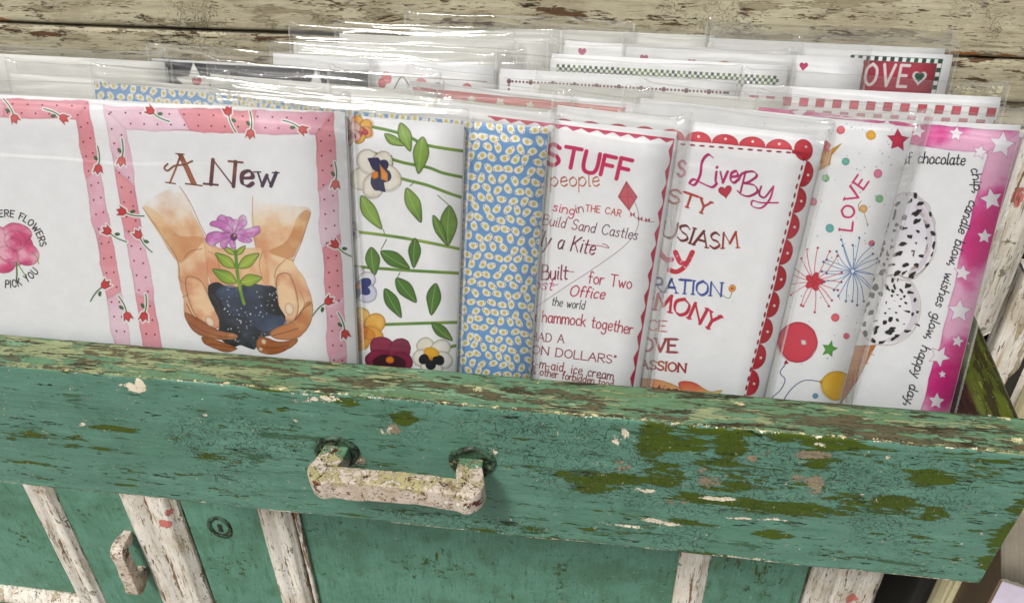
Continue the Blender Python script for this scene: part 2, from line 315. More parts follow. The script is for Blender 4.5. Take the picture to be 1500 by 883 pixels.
class Canvas:
    def __init__(s, w, h, mapf=None, bg=(250, 249, 250)):
        s.W = int(w*TPM); s.H = int(h*TPM); s.a = np.ones((s.H, s.W, 3), np.float32)*np.array(bg, np.float32)/255
        s.mapf = mapf; s.r = np.random.default_rng(5)
        s.org = (0, 0, 1)
    def crop(s, ox, oy, sc): s.org = (ox, oy, sc)
    def M(s, pts):
        pts = np.asarray(pts, float).reshape(-1, 2)
        if s.mapf is None: return pts*TPM/1000.0                       # millimetres from the sheet's top left
        return np.array([s.mapf(s.org[0]+x/s.org[2], s.org[1]+y/s.org[2]) for x, y in pts])*TPM
    def scale_at(s, p):
        a = s.M([p, (p[0]+1, p[1]), (p[0], p[1]+1)])
        return .5*(np.linalg.norm(a[1]-a[0])+np.linalg.norm(a[2]-a[0]))
    def win(s, q, m):
        x0 = max(0, int(q[:, 0].min()-m)); x1 = min(s.W, int(q[:, 0].max()+m)+2); y0 = max(0, int(q[:, 1].min()-m)); y1 = min(s.H, int(q[:, 1].max()+m)+2)
        if x0 >= x1 or y0 >= y1: return None
        return x0, x1, y0, y1
    def blend(s, wn, al, c, c2=None, gx=None):
        x0, x1, y0, y1 = wn; c = np.array(c, np.float32)/255
        if c2 is not None:
            c2 = np.array(c2, np.float32)/255; t = np.clip(gx, 0, 1)[..., None]; c = c*(1-t)+c2*t
        R_ = s.a[y0:y1, x0:x1]; R_ += (c-R_)*al[..., None]
    def poly(s, pts, c, c2=None, smooth=False, wob=1.2, wash=.35, edge=.25, alpha=1, grad=None, out=None, outw=.8, nsc=1.0, fade=None):
        if smooth: pts = smoothline(pts, 5, True)
        q = s.M(pts); wn = s.win(q, 6)
        if wn is None: return
        x0, x1, y0, y1 = wn; X, Y = np.meshgrid(np.arange(x0, x1, dtype=np.float32)+.5, np.arange(y0, y1, dtype=np.float32)+.5)
        n1 = nz(X/90, Y/90, 0); n2 = nz(X/90+7, Y/90+3, 1)
        Xw = X+(n1-.5)*wob*6; Yw = Y+(n2-.5)*wob*6
        ins = np.zeros(X.shape, bool); dist = np.full(X.shape, 1e9, np.float32); n = len(q)
        for i in range(n):
            ax, ay = q[i]; bx, by = q[(i+1) % n]
            if ay != by:
                cnd = ((Yw >= ay) != (Yw >= by)); xi = ax+(Yw-ay)*(bx-ax)/(by-ay); ins ^= cnd & (Xw < xi)
            dx, dy = bx-ax, by-ay; L = dx*dx+dy*dy+1e-9
            t = np.clip(((Xw-ax)*dx+(Yw-ay)*dy)/L, 0, 1); dist = np.minimum(dist, (Xw-ax-t*dx)**2+(Yw-ay-t*dy)**2)
        dist = np.sqrt(dist); sd_ = np.where(ins, dist, -dist); al = np.clip(sd_+.5, 0, 1)
        big = nz(X/(220*nsc)+1.3, Y/(220*nsc)+2.1, 2)
        t = big if c2 is not None else None
        if grad is not None:
            g0, g1 = s.M([grad[0], grad[1]]); d = g1-g0; t = ((X-g0[0])*d[0]+(Y-g0[1])*d[1])/(d.dot(d)) + (big-.5)*.5
        elif c2 is not None: t = np.clip((big-.5)*3+.5, 0, 1)
        shade = 1-wash*(.5-big)*.5
        ed = np.exp(-np.clip(sd_, 0, None)/2.5)*edge
        x0c = np.array(c, np.float32)/255
        colr = x0c if t is None else x0c*(1-np.clip(t, 0, 1)[..., None])+np.array(c2, np.float32)/255*np.clip(t, 0, 1)[..., None]
        colr = np.clip((1-(1-colr)*(2-shade[..., None]))*(1-ed[..., None]), 0, 1)
        if fade is not None:
            f0, f1 = s.M([fade[0], fade[1]]); d = f1-f0; al = al*np.clip(((X-f0[0])*d[0]+(Y-f0[1])*d[1])/d.dot(d)+(big-.5)*1.2, 0, 1)
        R_ = s.a[y0:y1, x0:x1]; R_ += (colr-R_)*(al*alpha)[..., None]
        if out is not None: s.line(list(pts)+[pts[0]], out, outw)
    def line(s, pts, c, w=1.0, smooth=False, nib=None, taper=False, alpha=1, c2=None, px=True, dry=0):
        if smooth: pts = smoothline(pts, 6)
        q = s.M(pts); sc = s.scale_at(pts[0]) if px else 1.0
        wn = s.win(q, w*sc+4)
        if wn is None: return
        x0, x1, y0, y1 = wn; X, Y = np.meshgrid(np.arange(x0, x1, dtype=np.float32)+.5, np.arange(y0, y1, dtype=np.float32)+.5)
        best = np.full(X.shape, -1e9, np.float32); n = len(q)
        for i in range(n-1):
            (ax, ay), (bx, by) = q[i], q[i+1]; dx, dy = bx-ax, by-ay; L = dx*dx+dy*dy+1e-9
            t = np.clip(((X-ax)*dx+(Y-ay)*dy)/L, 0, 1); d = np.sqrt((X-ax-t*dx)**2+(Y-ay-t*dy)**2)
            ww = w*sc*.5
            if nib is not None:
                ang = math.atan2(dy, dx); ww *= .35+.95*abs(math.sin(ang-nib))
            if taper:
                tt = (i+t)/(n-1); ww = ww*(1.15-.9*tt)
            best = np.maximum(best, ww-d)
        al = np.clip(best+.5, 0, 1)*alpha
        if dry: al = al*np.clip((nz(X/40, Y/40, 1)-.5+dry)*8, 0, 1)
        t = np.clip((nz(X/120, Y/120, 2)-.5)*3+.5, 0, 1) if c2 is not None else None
        s.blend(wn, al, c, c2, t)
    def dot(s, p, r, c, **k):
        a = np.linspace(0, 2*math.pi, 9)[:-1]; s.poly([(p[0]+r*math.cos(t), p[1]+r*math.sin(t)) for t in a], c, smooth=True, **k)
    def ell(s, p, rx, ry, rot, c, **k):
        a = np.linspace(0, 2*math.pi, 11)[:-1]; cr, sr = math.cos(rot), math.sin(rot)
        s.poly([(p[0]+rx*math.cos(t)*cr-ry*math.sin(t)*sr, p[1]+rx*math.cos(t)*sr+ry*math.sin(t)*cr) for t in a], c, smooth=True, **k)
    def text(s, st, base, size, c, w=1.4, c2=None, nib=None, serif=0, slant=0, gap=.16, jit=.0, join=False, fit=True):
        """base: baseline polyline; glyphs are spaced to fill it"""
        w = w*1.22
        base = smoothline(base, 8) if len(base) > 2 else np.array(base, float)
        seg = np.linalg.norm(np.diff(base, axis=0), axis=1); cum = np.r_[0, np.cumsum(seg)]; L = cum[-1]
        tot = sum(FONT[ch][0] for ch in st)+gap*(len(st)-1); sx = L/tot if fit else size
        def at(d, h):
            d2 = min(max(d, 0), L-1e-6); i = int(np.searchsorted(cum, d2, side='right')-1); i = min(i, len(seg)-1)
            t = (base[i+1]-base[i])/seg[i]; p = base[i]+t*(d-cum[i]); nn = np.array([t[1], -t[0]]); return p+nn*h
        x = 0; prev = None
        for ch in st:
            gw, data = FONT[ch]; jy = (s.r.random()-.5)*jit*size; js = 1+(s.r.random()-.5)*jit
            if data:
                for stx in data.split('|'):
                    sm = stx[0] == '~'; pp = [tuple(map(float, a.split(','))) for a in stx.lstrip('~').split()]
                    wp = [at((x+gx+slant*gy)*sx, gy*size*js+jy) for gx, gy in pp]
                    s.line(wp, c, w, smooth=sm, nib=nib, c2=c2)
                    if serif and not sm and len(pp) >= 2 and ch.isupper():
                        for e in (0, -1):
                            gx, gy = pp[e]
                            if gy in (0, 1): s.line([at((x+gx-serif)*sx, gy*size*js+jy), at((x+gx+serif)*sx, gy*size*js+jy)], c, w*.55, c2=c2)
                if join and prev is not None: s.line([at((prev-.06)*sx, .06*size), at((x+.06)*sx, .14*size)], c, w*.7)
                prev = x+gw
            else: prev = None
            x += gw+gap
    def image(s, name):
        h, w = s.a.shape[:2]; im = bpy.data.images.new(name, w, h)
        g = nz(*np.meshgrid(np.arange(w)/30, np.arange(h)/30), 1)[..., None]; a = np.clip(s.a*(.985+.03*g), 0, 1)
        px = np.ones((h, w, 4), np.float32); px[..., :3] = a[::-1]; im.pixels.foreach_set(px.ravel()); im.update(); return im
    def material(s, name):
        im = s.image(name); b = NB(name); uv = b.n('ShaderNodeTexCoord').outputs['UV']
        t = b.n('ShaderNodeTexImage', {'Vector': uv}, image=im, interpolation='Cubic', extension='EXTEND')
        col = b.n('ShaderNodeMix', {0: 1.0}, data_type='RGBA', blend_type='MULTIPLY'); s_ = col
        b.t.links.new(t.outputs[0], col.inputs[6]); col.inputs[7].default_value = (.70, .712, .73, 1)
        fn = b.noise(b.n('ShaderNodeTexCoord').outputs['Object'], 900, 3)
        bp = b.n('ShaderNodeBump', {'Height': fn, 'Strength': .12, 'Distance': .0002}).outputs[0]
        pr = b.n('ShaderNodeBsdfPrincipled', {'Base Color': col.outputs[2], 'Roughness': .5, 'Normal': bp})
        pr.inputs['Specular IOR Level'].default_value = .3
        return b.out(pr.outputs[0])

def blossom(c, x, y, rot, s=1.0, mag=False):
    """little red tulip with stem, leaf and a white outline"""
    def T(pts):
        cr, sr = math.cos(rot), math.sin(rot); return [(x+(px*cr-py*sr)*s, y+(px*sr+py*cr)*s) for px, py in pts]
    red = (214, 66, 120) if mag else (214, 62, 66)
    st = T([(0, -2), (1, -12), (-1, -24), (-4, -33)]); hd = T([(-8, 10), (-4, 6), (0, 12), (4, 6), (9, 9), (6, -2), (1, -6), (-5, -3)])
    c.line(st, (248, 246, 246), 5.5, smooth=True); c.line(hd+[hd[0]], (248, 246, 246), 4)
    c.line(st, (70, 110, 60), 1.7, smooth=True); c.poly(hd, red, (232, 110, 104), wob=.4, edge=.3)
    c.ell(T([(-5, -14)])[0], 4*s, 2.3*s, rot+.9, (74, 120, 60), wob=.3, out=(40, 70, 40), outw=.5)
def star(x, y, r, rot, k=.46, n=5):
    return [(x+(r if i % 2 == 0 else r*k)*math.cos(rot+math.pi*i/n-math.pi/2), y+(r if i % 2 == 0 else r*k)*math.sin(rot+math.pi*i/n-math.pi/2)) for i in range(2*n)]
def leaf(c, a, b, w, col, col2=None, bend=0):
    a = np.array(a, float); b = np.array(b, float); d = b-a; n_ = np.array([-d[1], d[0]]); n_ = n_/np.linalg.norm(n_)
    m = lambda t, o: tuple(a+d*t+n_*(o*w+bend*math.sin(math.pi*t)))
    c.poly([m(0, 0), m(.2, .75), m(.45, 1), m(.75, .6), m(1, 0), m(.75, -.65), m(.45, -1), m(.2, -.7)], col, col2, smooth=True, wob=.5, edge=.45, out=tuple(int(v*.55) for v in col), outw=.8)
    c.line([m(.05, 0), m(.5, .1), m(.95, 0)], (225, 235, 205), 1.1, smooth=True, alpha=.75)
def heart(x, y, r, rot=0):
    p = []
    for i in range(18):
        t = 2*math.pi*i/18; hx = 16*math.sin(t)**3/16*r; hy = -(13*math.cos(t)-5*math.cos(2*t)-2*math.cos(3*t)-math.cos(4*t))/16*r
        p.append((x+hx*math.cos(rot)-hy*math.sin(rot), y+hx*math.sin(rot)+hy*math.cos(rot)))
    return p

def art_hands(c):
    def band(o1, o2, i2, i1, n, off=0):
        o1, o2, i1, i2 = map(np.array, (o1, o2, i1, i2))
        cols = [((244, 176, 186), (238, 156, 166)), ((244, 202, 218), (248, 214, 228)), ((242, 168, 176), (236, 150, 160)), ((246, 200, 216), (240, 176, 192))]
        c.poly([o1, o2, i2, i1], (240, 176, 192), (238, 160, 172), wob=1.2, edge=.2)
        for k in range(n):
            a, b = k/n, (k+1)/n
            col = cols[(k+off) % 4]
            c.poly([o1+(o2-o1)*a, o1+(o2-o1)*b, i1+(i2-i1)*b, i1+(i2-i1)*a], col[0], col[1], wob=2.4, edge=.1, nsc=.35)
        L = int(np.linalg.norm(o2-o1)/11)
        for k in range(L):
            for j, f in enumerate((.25, .72)):
                p = (o1+(o2-o1)*((k+.5*j+.3)/L))*(1-f)+(i1+(i2-i1)*((k+.5*j+.3)/L))*f
                if (k+j) % 2 == 0: c.dot(p, 1.25, (120, 30, 60), wob=.3)
    # right-hand panel border
    band((152, 156), (488, 166), (462, 199), (183, 190), 3, 1)
    band((488, 166), (517, 700), (493, 700), (461, 196), 6)
    band((152, 156), (243, 700), (270, 700), (184, 188), 6, 1)
    # left-hand panel border
    band((-230, 138), (129, 149), (111, 176), (-205, 166), 3, 2)
    band((129, 149), (226, 700), (202, 700), (110, 174), 6, 2)
    band((-230, 138), (-110, 700), (-84, 700), (-205, 166), 5)
    for x, y, r_ in [(21, 172, -.4), (92, 173, -1.0), (144, 245, .1), (178, 234, .15), (222, 163, 2.2), (335, 165, 2.9), (367, 194, .1), (442, 190, -1.0), (491, 268, .1),
                     (159, 339, 2.2), (153, 418, -2.3), (186, 461, -.3), (181, 310, 1.9), (204, 345, 2.6), (211, 461, .2), (492, 359, 2.3), (480, 442, -2.2), (505, 487, -.2), (-60, 170, .3), (-140, 166, 2)]:
        blossom(c, x, y, r_, .92, mag=(x == 21))
    # lettering
    AC = (112, 60, 36)
    c.line([(249, 268), (257, 249), (265, 227)], AC, 2.6, c2=(160, 90, 60)); c.poly([(260, 225), (268, 226), (289, 270), (280, 269)], AC, (168, 96, 62), wob=.5)
    c.line([(243, 267), (257, 269)], AC, 1.8); c.line([(272, 269), (296, 272)], AC, 2.0); c.line([(258, 225), (270, 226)], AC, 1.6)
    c.line([(246, 240), (241, 246), (246, 250), (256, 243), (270, 241), (282, 236)], (130, 76, 50), 2.6, smooth=True)
    c.text('N', [(309, 270), (342, 273)], 36, (96, 50, 60), 4.4, c2=(170, 96, 60), nib=1.0, serif=.2)
    c.text('e', [(352, 272), (370, 273)], 37, (80, 50, 76), 4.0, c2=(110, 60, 60), nib=.5)
    c.text('w', [(377, 272), (404, 273)], 34, (60, 44, 74), 3.6, c2=(90, 60, 80), nib=1.0)
    c.line([(372, 252), (382, 252)], (60, 44, 74), 1.8); c.line([(399, 253), (409, 253)], (60, 44, 74), 1.8)
    # hands
    c.crop(180, 140, 2.102)
    SK, SK2, BRN = (250, 222, 186), (226, 160, 116), (176, 108, 66)
    la = [(62, 345), (120, 300), (175, 284), (210, 345), (250, 425), (262, 475), (262, 560), (274, 610), (300, 670), (296, 712), (264, 716), (246, 740), (215, 720), (190, 680), (184, 620), (172, 560), (166, 502), (120, 430)]
    c.poly(la, SK, SK2, smooth=True, edge=.1, nsc=.5, wash=.6, fade=((120, 290), (150, 400)))
    ra = [(400, 306), (450, 330), (520, 340), (578, 356), (555, 440), (526, 505), (560, 565), (584, 635), (576, 690), (540, 730), (500, 730), (470, 690), (474, 640), (440, 590), (424, 520), (404, 440)]
    c.poly(ra, (250, 220, 180), SK2, smooth=True, edge=.1, nsc=.5, wash=.6, fade=((480, 300), (480, 400)))
    c.line([(400, 310), (399, 350), (404, 440)], (200, 150, 90), 1.6, smooth=True)
    c.poly([(250, 440), (264, 560), (290, 588), (440, 590), (430, 480), (400, 470), (300, 470)], (232, 156, 112), (246, 200, 150), smooth=True, edge=.1, nsc=.4, alpha=.9)
    c.poly([(64, 348), (160, 500), (200, 500), (250, 440), (170, 430), (110, 365)], (214, 148, 96), (240, 196, 140), smooth=True, edge=.05, alpha=.6, nsc=.3)
    c.poly([(545, 365), (575, 365), (545, 460), (520, 500), (450, 480), (500, 450)], (206, 138, 84), (236, 190, 130), smooth=True, edge=.05, alpha=.65, nsc=.3)
    for pts in ([(175, 280), (205, 325), (240, 400), (256, 430)], [(62, 345), (120, 430), (166, 500), (175, 560)], [(578, 360), (550, 450), (524, 510)], [(184, 620), (205, 615), (222, 640)], [(188, 500), (210, 478), (244, 472)], [(500, 505), (470, 540), (474, 600), (500, 660)], [(526, 508), (500, 500)], [(215, 655), (250, 690)]):
        c.line(pts, (150, 96, 56), 2.2, smooth=True, alpha=.75)
    for th, col in (([(196, 560), (236, 566), (262, 610), (292, 664), (302, 700), (286, 716), (256, 708), (224, 676), (200, 620)], 0), ([(476, 556), (510, 548), (530, 590), (540, 650), (528, 690), (502, 694), (480, 660), (474, 610)], 1)):
        c.poly(th, (250, 216, 176), (230, 164, 122), smooth=True, edge=.3, nsc=.25, wash=.6, out=(150, 92, 58), outw=1.6)
    for pts in ([(545, 600), (560, 640), (556, 680)], [(170, 560), (186, 575), (204, 580)], [(262, 480), (290, 500), (300, 560)], [(430, 480), (420, 520), (432, 570)]): c.line(pts, (170, 104, 66), 2, smooth=True, alpha=.7)
    # soil
    c.poly([(262, 585), (292, 572), (330, 590), (380, 580), (440, 588), (474, 600), (478, 650), (500, 690), (470, 735), (430, 745), (408, 782), (362, 770), (330, 775), (300, 735), (296, 690), (272, 640)], (36, 38, 46), (62, 74, 92), smooth=True, edge=.3, wob=2, nsc=.4)
    c.poly([(285, 590), (340, 580), (420, 640), (500, 700), (470, 735), (400, 700), (320, 650)], (84, 106, 140), (50, 64, 90), smooth=True, edge=0, alpha=.6, nsc=.3, wob=6)
    for _ in range(120):
        x, y = c.r.uniform(272, 490), c.r.uniform(585, 765)
        if abs(x-385) < 100-(y-590)*.25: c.dot((x, y), c.r.uniform(1, 2.4), (225, 232, 240), wob=.2, edge=0)
    # lower fingers
    c.poly([(190, 668), (240, 690), (300, 722), (348, 735), (346, 750), (300, 752), (240, 738), (206, 712)], BRN, SK2, smooth=True, edge=.4, nsc=.3)
    c.poly([(246, 742), (290, 752), (330, 768), (352, 780), (320, 790), (276, 776), (250, 760)], (168, 98, 50), (200, 134, 84), smooth=True, edge=.4, nsc=.3)
    c.poly([(584, 640), (578, 700), (540, 745), (480, 752), (452, 735), (470, 715), (530, 690), (560, 640)], (206, 138, 86), (236, 186, 130), smooth=True, edge=.35, nsc=.3)
    c.poly([(536, 748), (480, 758), (430, 740), (412, 760), (424, 790), (470, 796), (520, 772)], (176, 104, 56), (214, 146, 92), smooth=True, edge=.4, nsc=.3)
    for pts in ([(206, 700), (250, 724), (300, 740), (346, 744)], [(196, 640), (210, 668), (226, 690)], [(540, 716), (500, 728), (462, 738)], [(424, 770), (460, 776), (510, 768)], [(262, 764), (300, 768), (345, 776)], [(576, 640), (552, 660), (530, 690)], [(300, 668), (292, 640), (276, 612)]):
        c.line(pts, (112, 62, 32), 2.4, smooth=True, alpha=.8)
    c.ell((268, 695), 17, 11, .9, (250, 226, 200), wob=.4, out=(170, 110, 70)); c.ell((512, 657), 18, 13, 1.3, (250, 228, 200), wob=.4, out=(170, 110, 70))
    c.ell((434, 757), 9, 7, .9, (246, 216, 180), wob=.3, out=(150, 90, 50)); c.ell((425, 780), 7, 6, .3, (246, 216, 180), wob=.3, out=(150, 90, 50))
    # plant
    c.line([(347, 478), (352, 540), (362, 600), (373, 640)], (96, 150, 50), 10, smooth=True, c2=(170, 190, 60))
    for a, b, w in (((345, 530), (284, 484), 17), ((350, 576), (276, 534), 19), ((355, 530), (420, 486), 18), ((360, 575), (428, 560), 19), ((345, 490), (305, 462), 9), ((350, 490), (378, 462), 9)): leaf(c, a, b, w, (112, 160, 48), (170, 192, 62))
    for a, L, w in ((.1, 60, 20), (3.0, 60, 20), (-1.0, 80, 20), (-2.1, 78, 20), (-1.75, 68, 22), (-2.5, 76, 24), (-.9, 66, 24), (-.15, 84, 26), (2.9, 92, 24), (.45, 66, 20), (1.6, 48, 20), (2.3, 62, 20), (-1.3, 60, 18)):
        e = (342+L*math.cos(a), 428+L*math.sin(a)*.86); c.poly([(342, 434), (342+.5*L*math.cos(a-.35), 430+.5*L*.86*math.sin(a-.35)), (342+.95*L*math.cos(a-.24), 428+.95*L*.86*math.sin(a-.24)), e, (342+.85*L*math.cos(a+.2), 428+.85*L*.86*math.sin(a+.2)), (342+.5*L*math.cos(a+.4), 430+.5*L*.86*math.sin(a+.4))], (216, 130, 200), (244, 204, 238), smooth=True, wob=4, edge=.35, nsc=.25, wash=.8); c.line([(342, 432), (342+.7*L*math.cos(a), 430+.6*L*math.sin(a))], (150, 70, 150), 1.3, alpha=.7)
    c.dot((342, 436), 11, (110, 46, 120), wob=.8); c.dot((345, 432), 4, (240, 200, 90))
    c.crop(0, 0, 1)
    # rose and the words round it
    for (x, y, rx, ry, rt) in ((18, 362, 31, 28, 0), (38, 372, 20, 17, .4), (-2, 350, 20, 18, 0), (2, 386, 20, 13, .2), (26, 341, 22, 14, .2), (22, 352, 17, 15, .3), (20, 358, 12, 11, 0), (12, 372, 17, 11, .5)):
        c.ell((x, y), rx, ry, rt, (226, 96, 146), c2=(250, 178, 196), edge=.3, nsc=.25, wash=.9)
        c.line([(x-rx*.8, y+ry*.1), (x-rx*.3, y+ry*.75), (x+rx*.5, y+ry*.6)], (186, 44, 104), 1.2, smooth=True, alpha=.6)
    c.line([(24, 384), (25, 400), (24, 414)], (90, 130, 60), 2.4, smooth=True); c.line([(26, 386), (34, 398), (41, 410)], (110, 150, 60), 1.6, smooth=True); c.line([(48, 371), (54, 376), (57, 386)], (120, 150, 70), 1.3, smooth=True)
    arc = lambda a0, a1, r, cx_, cy_: [(cx_+r*math.cos(R(a)), cy_+r*math.sin(R(a))) for a in np.linspace(a0, a1, 9)]
    c.text("IF FRIENDS WERE FLOWERS", arc(-192, -8, 51, 9, 368), 9.5, (40, 34, 40), 1.25, gap=.28)
    c.text("I'D  PICK YOU", arc(122, 36, 55, 12, 366), 10.5, (40, 34, 40), 1.25, gap=.3)

def pansy(c, x, y, r, cols, rot=0):
    for k, (a, rr, s_) in enumerate(((-2.3, .62, .62), (-.85, .62, .62), (2.9, .6, .6), (.25, .6, .6), (1.57, .6, .74))):
        e = (x+r*rr*math.cos(a+rot), y+r*rr*math.sin(a+rot)); c.ell(e, r*s_, r*s_*.85, a+rot, cols[0], c2=cols[1], edge=.35, wob=2.0, out=cols[3], outw=.7, nsc=.3)
    for a in (2.7, .4, 1.57): c.ell((x+r*.42*math.cos(a+rot), y+r*.42*math.sin(a+rot)), r*.42, r*.3, a+rot, cols[2], wob=2.2, edge=.2)
    c.ell((x, y+r*.08), r*.2, r*.16, rot, (236, 140, 40), wob=1)
def art_pansy(c):
    c.crop(500, 140, 2.053)
    G1, G2 = (96, 140, 52), (146, 172, 70)
    for pts in ([(60, 88), (140, 104), (200, 122), (260, 150), (400, 172)], [(90, 170), (180, 200), (260, 216), (310, 234), (400, 252)], [(120, 230), (190, 252), (260, 270), (330, 296), (400, 318)], [(40, 408), (200, 430), (400, 470)], [(20, 512), (200, 525), (400, 536)], [(60, 690), (240, 684), (400, 680)], [(280, 768), (340, 752), (400, 740)]):
        c.line(pts, G1, 9, smooth=True, c2=G2); c.line([(x, y+3.5) for x, y in pts], (70, 100, 40), 1.2, smooth=True, alpha=.6)
    for a, b, w, bend in (((178, 82), (208, 168), 20, 0), ((130, 115), (190, 150), 14, 4), ((246, 124), (232, 236), 24, 0), ((60, 300), (122, 402), 22, 4), ((196, 278), (240, 382), 22, 0), ((325, 330), (320, 452), 26, 0), ((275, 360), (318, 450), 14, 0),
                          ((90, 455), (100, 540), 22, 0), ((118, 468), (206, 520), 22, 0), ((222, 428), (218, 518), 19, 0), ((165, 548), (226, 622), 22, 0), ((130, 580), (180, 668), 20, 0), ((284, 564), (270, 660), 22, 0), ((272, 684), (334, 736), 17, 0), ((150, 180), (138, 250), 10, 0)):
        leaf(c, a, b, w, (88, 132, 50), (140, 176, 70), bend)
    for a, b in (((206, 272), (218, 262)), ((126, 402), (130, 415)), ((290, 300), (326, 332)), ((176, 532), (168, 548)), ((120, 462), (136, 432))): c.line([a, b], (80, 120, 50), 2.4)
    WH = ((246, 240, 228), (226, 216, 196), (44, 40, 78), (150, 110, 60))
    pansy(c, 60, 100, 34, ((226, 120, 60), (238, 180, 70), (180, 40, 60), (120, 50, 30)), .3)
    pansy(c, 22, 110, 34, ((220, 110, 120), (240, 190, 180), (150, 30, 60), (120, 50, 30)), .3)
    pansy(c, 100, 235, 64, WH, -1.2)
    c.poly([(78, 188), (110, 185), (126, 212), (112, 232), (92, 222)], (40, 38, 84), wob=1.5); c.poly([(112, 205), (138, 240), (140, 262), (118, 255)], (232, 120, 40), (240, 150, 60), wob=1.5); c.poly([(96, 250), (126, 258), (132, 292), (112, 288)], (44, 40, 84), wob=1.5)
    pansy(c, 22, 410, 30, ((220, 200, 226), (240, 230, 240), (120, 60, 140), (110, 90, 110)), 0)
    pansy(c, 50, 570, 48, ((240, 238, 240), (216, 216, 236), (46, 60, 130), (110, 100, 120)), -.8)
    pansy(c, 70, 700, 54, ((240, 176, 70), (246, 196, 100), (226, 150, 60), (160, 100, 40)), .4)
    pansy(c, 145, 790, 60, ((150, 34, 76), (120, 24, 60), (70, 14, 36), (80, 20, 40)), .1)
    pansy(c, 275, 784, 52, ((250, 246, 238), (236, 228, 210), (30, 26, 34), (140, 120, 80)), .1)
    c.ell((275, 772), 24, 17, .2, (240, 180, 50), wob=2); c.ell((254, 790), 12, 14, 0, (28, 24, 32), wob=1.5); c.ell((290, 794), 13, 11, 0, (28, 24, 32), wob=1.5)
    c.crop(0, 0, 1)

def art_chick(c):
    pts = []
    w = c.W/TPM*1000; h = c.H/TPM*1000
    yy = 1.5; row = 0
    while yy < h+3:
        xx = 1.2+(row % 2)*2.7
        while xx < w+3:
            pts.append((xx+c.r.uniform(-.7, .7), yy+c.r.uniform(-.7, .7))); xx += 5.4
        yy += 4.7; row += 1
    for x, y in pts:
        a = c.r.uniform(-1.4, 1.4)+(math.pi if c.r.random() < .5 else 0)
        cr, sr = math.cos(a), math.sin(a); T = lambda q: [(x+u*cr-v*sr, y+u*sr+v*cr) for u, v in q]
        b = T([(-2.7, -.5), (-1.9, -1.4), (-.3, -1.6), (1.0, -1.5), (2.3, -.9), (2.3, .5), (1.2, 1.5), (-.4, 1.8), (-2.0, 1.2)])
        c.poly([(u+.18, v+.22) for u, v in b], (70, 104, 150), smooth=True, wob=.2, edge=0, alpha=.4)
        c.poly(b, (250, 247, 238), smooth=True, wob=.3, edge=.08)
        c.dot(T([(-.3, .1)])[0], .95, (232, 206, 96), wob=.2, edge=.1); c.dot(T([(1.6, -.45)])[0], .24, (50, 50, 60), wob=0, edge=0)
        c.poly(T([(2.3, -.4), (3.0, -.1), (2.2, .15)]), (232, 150, 60), wob=0, edge=0)

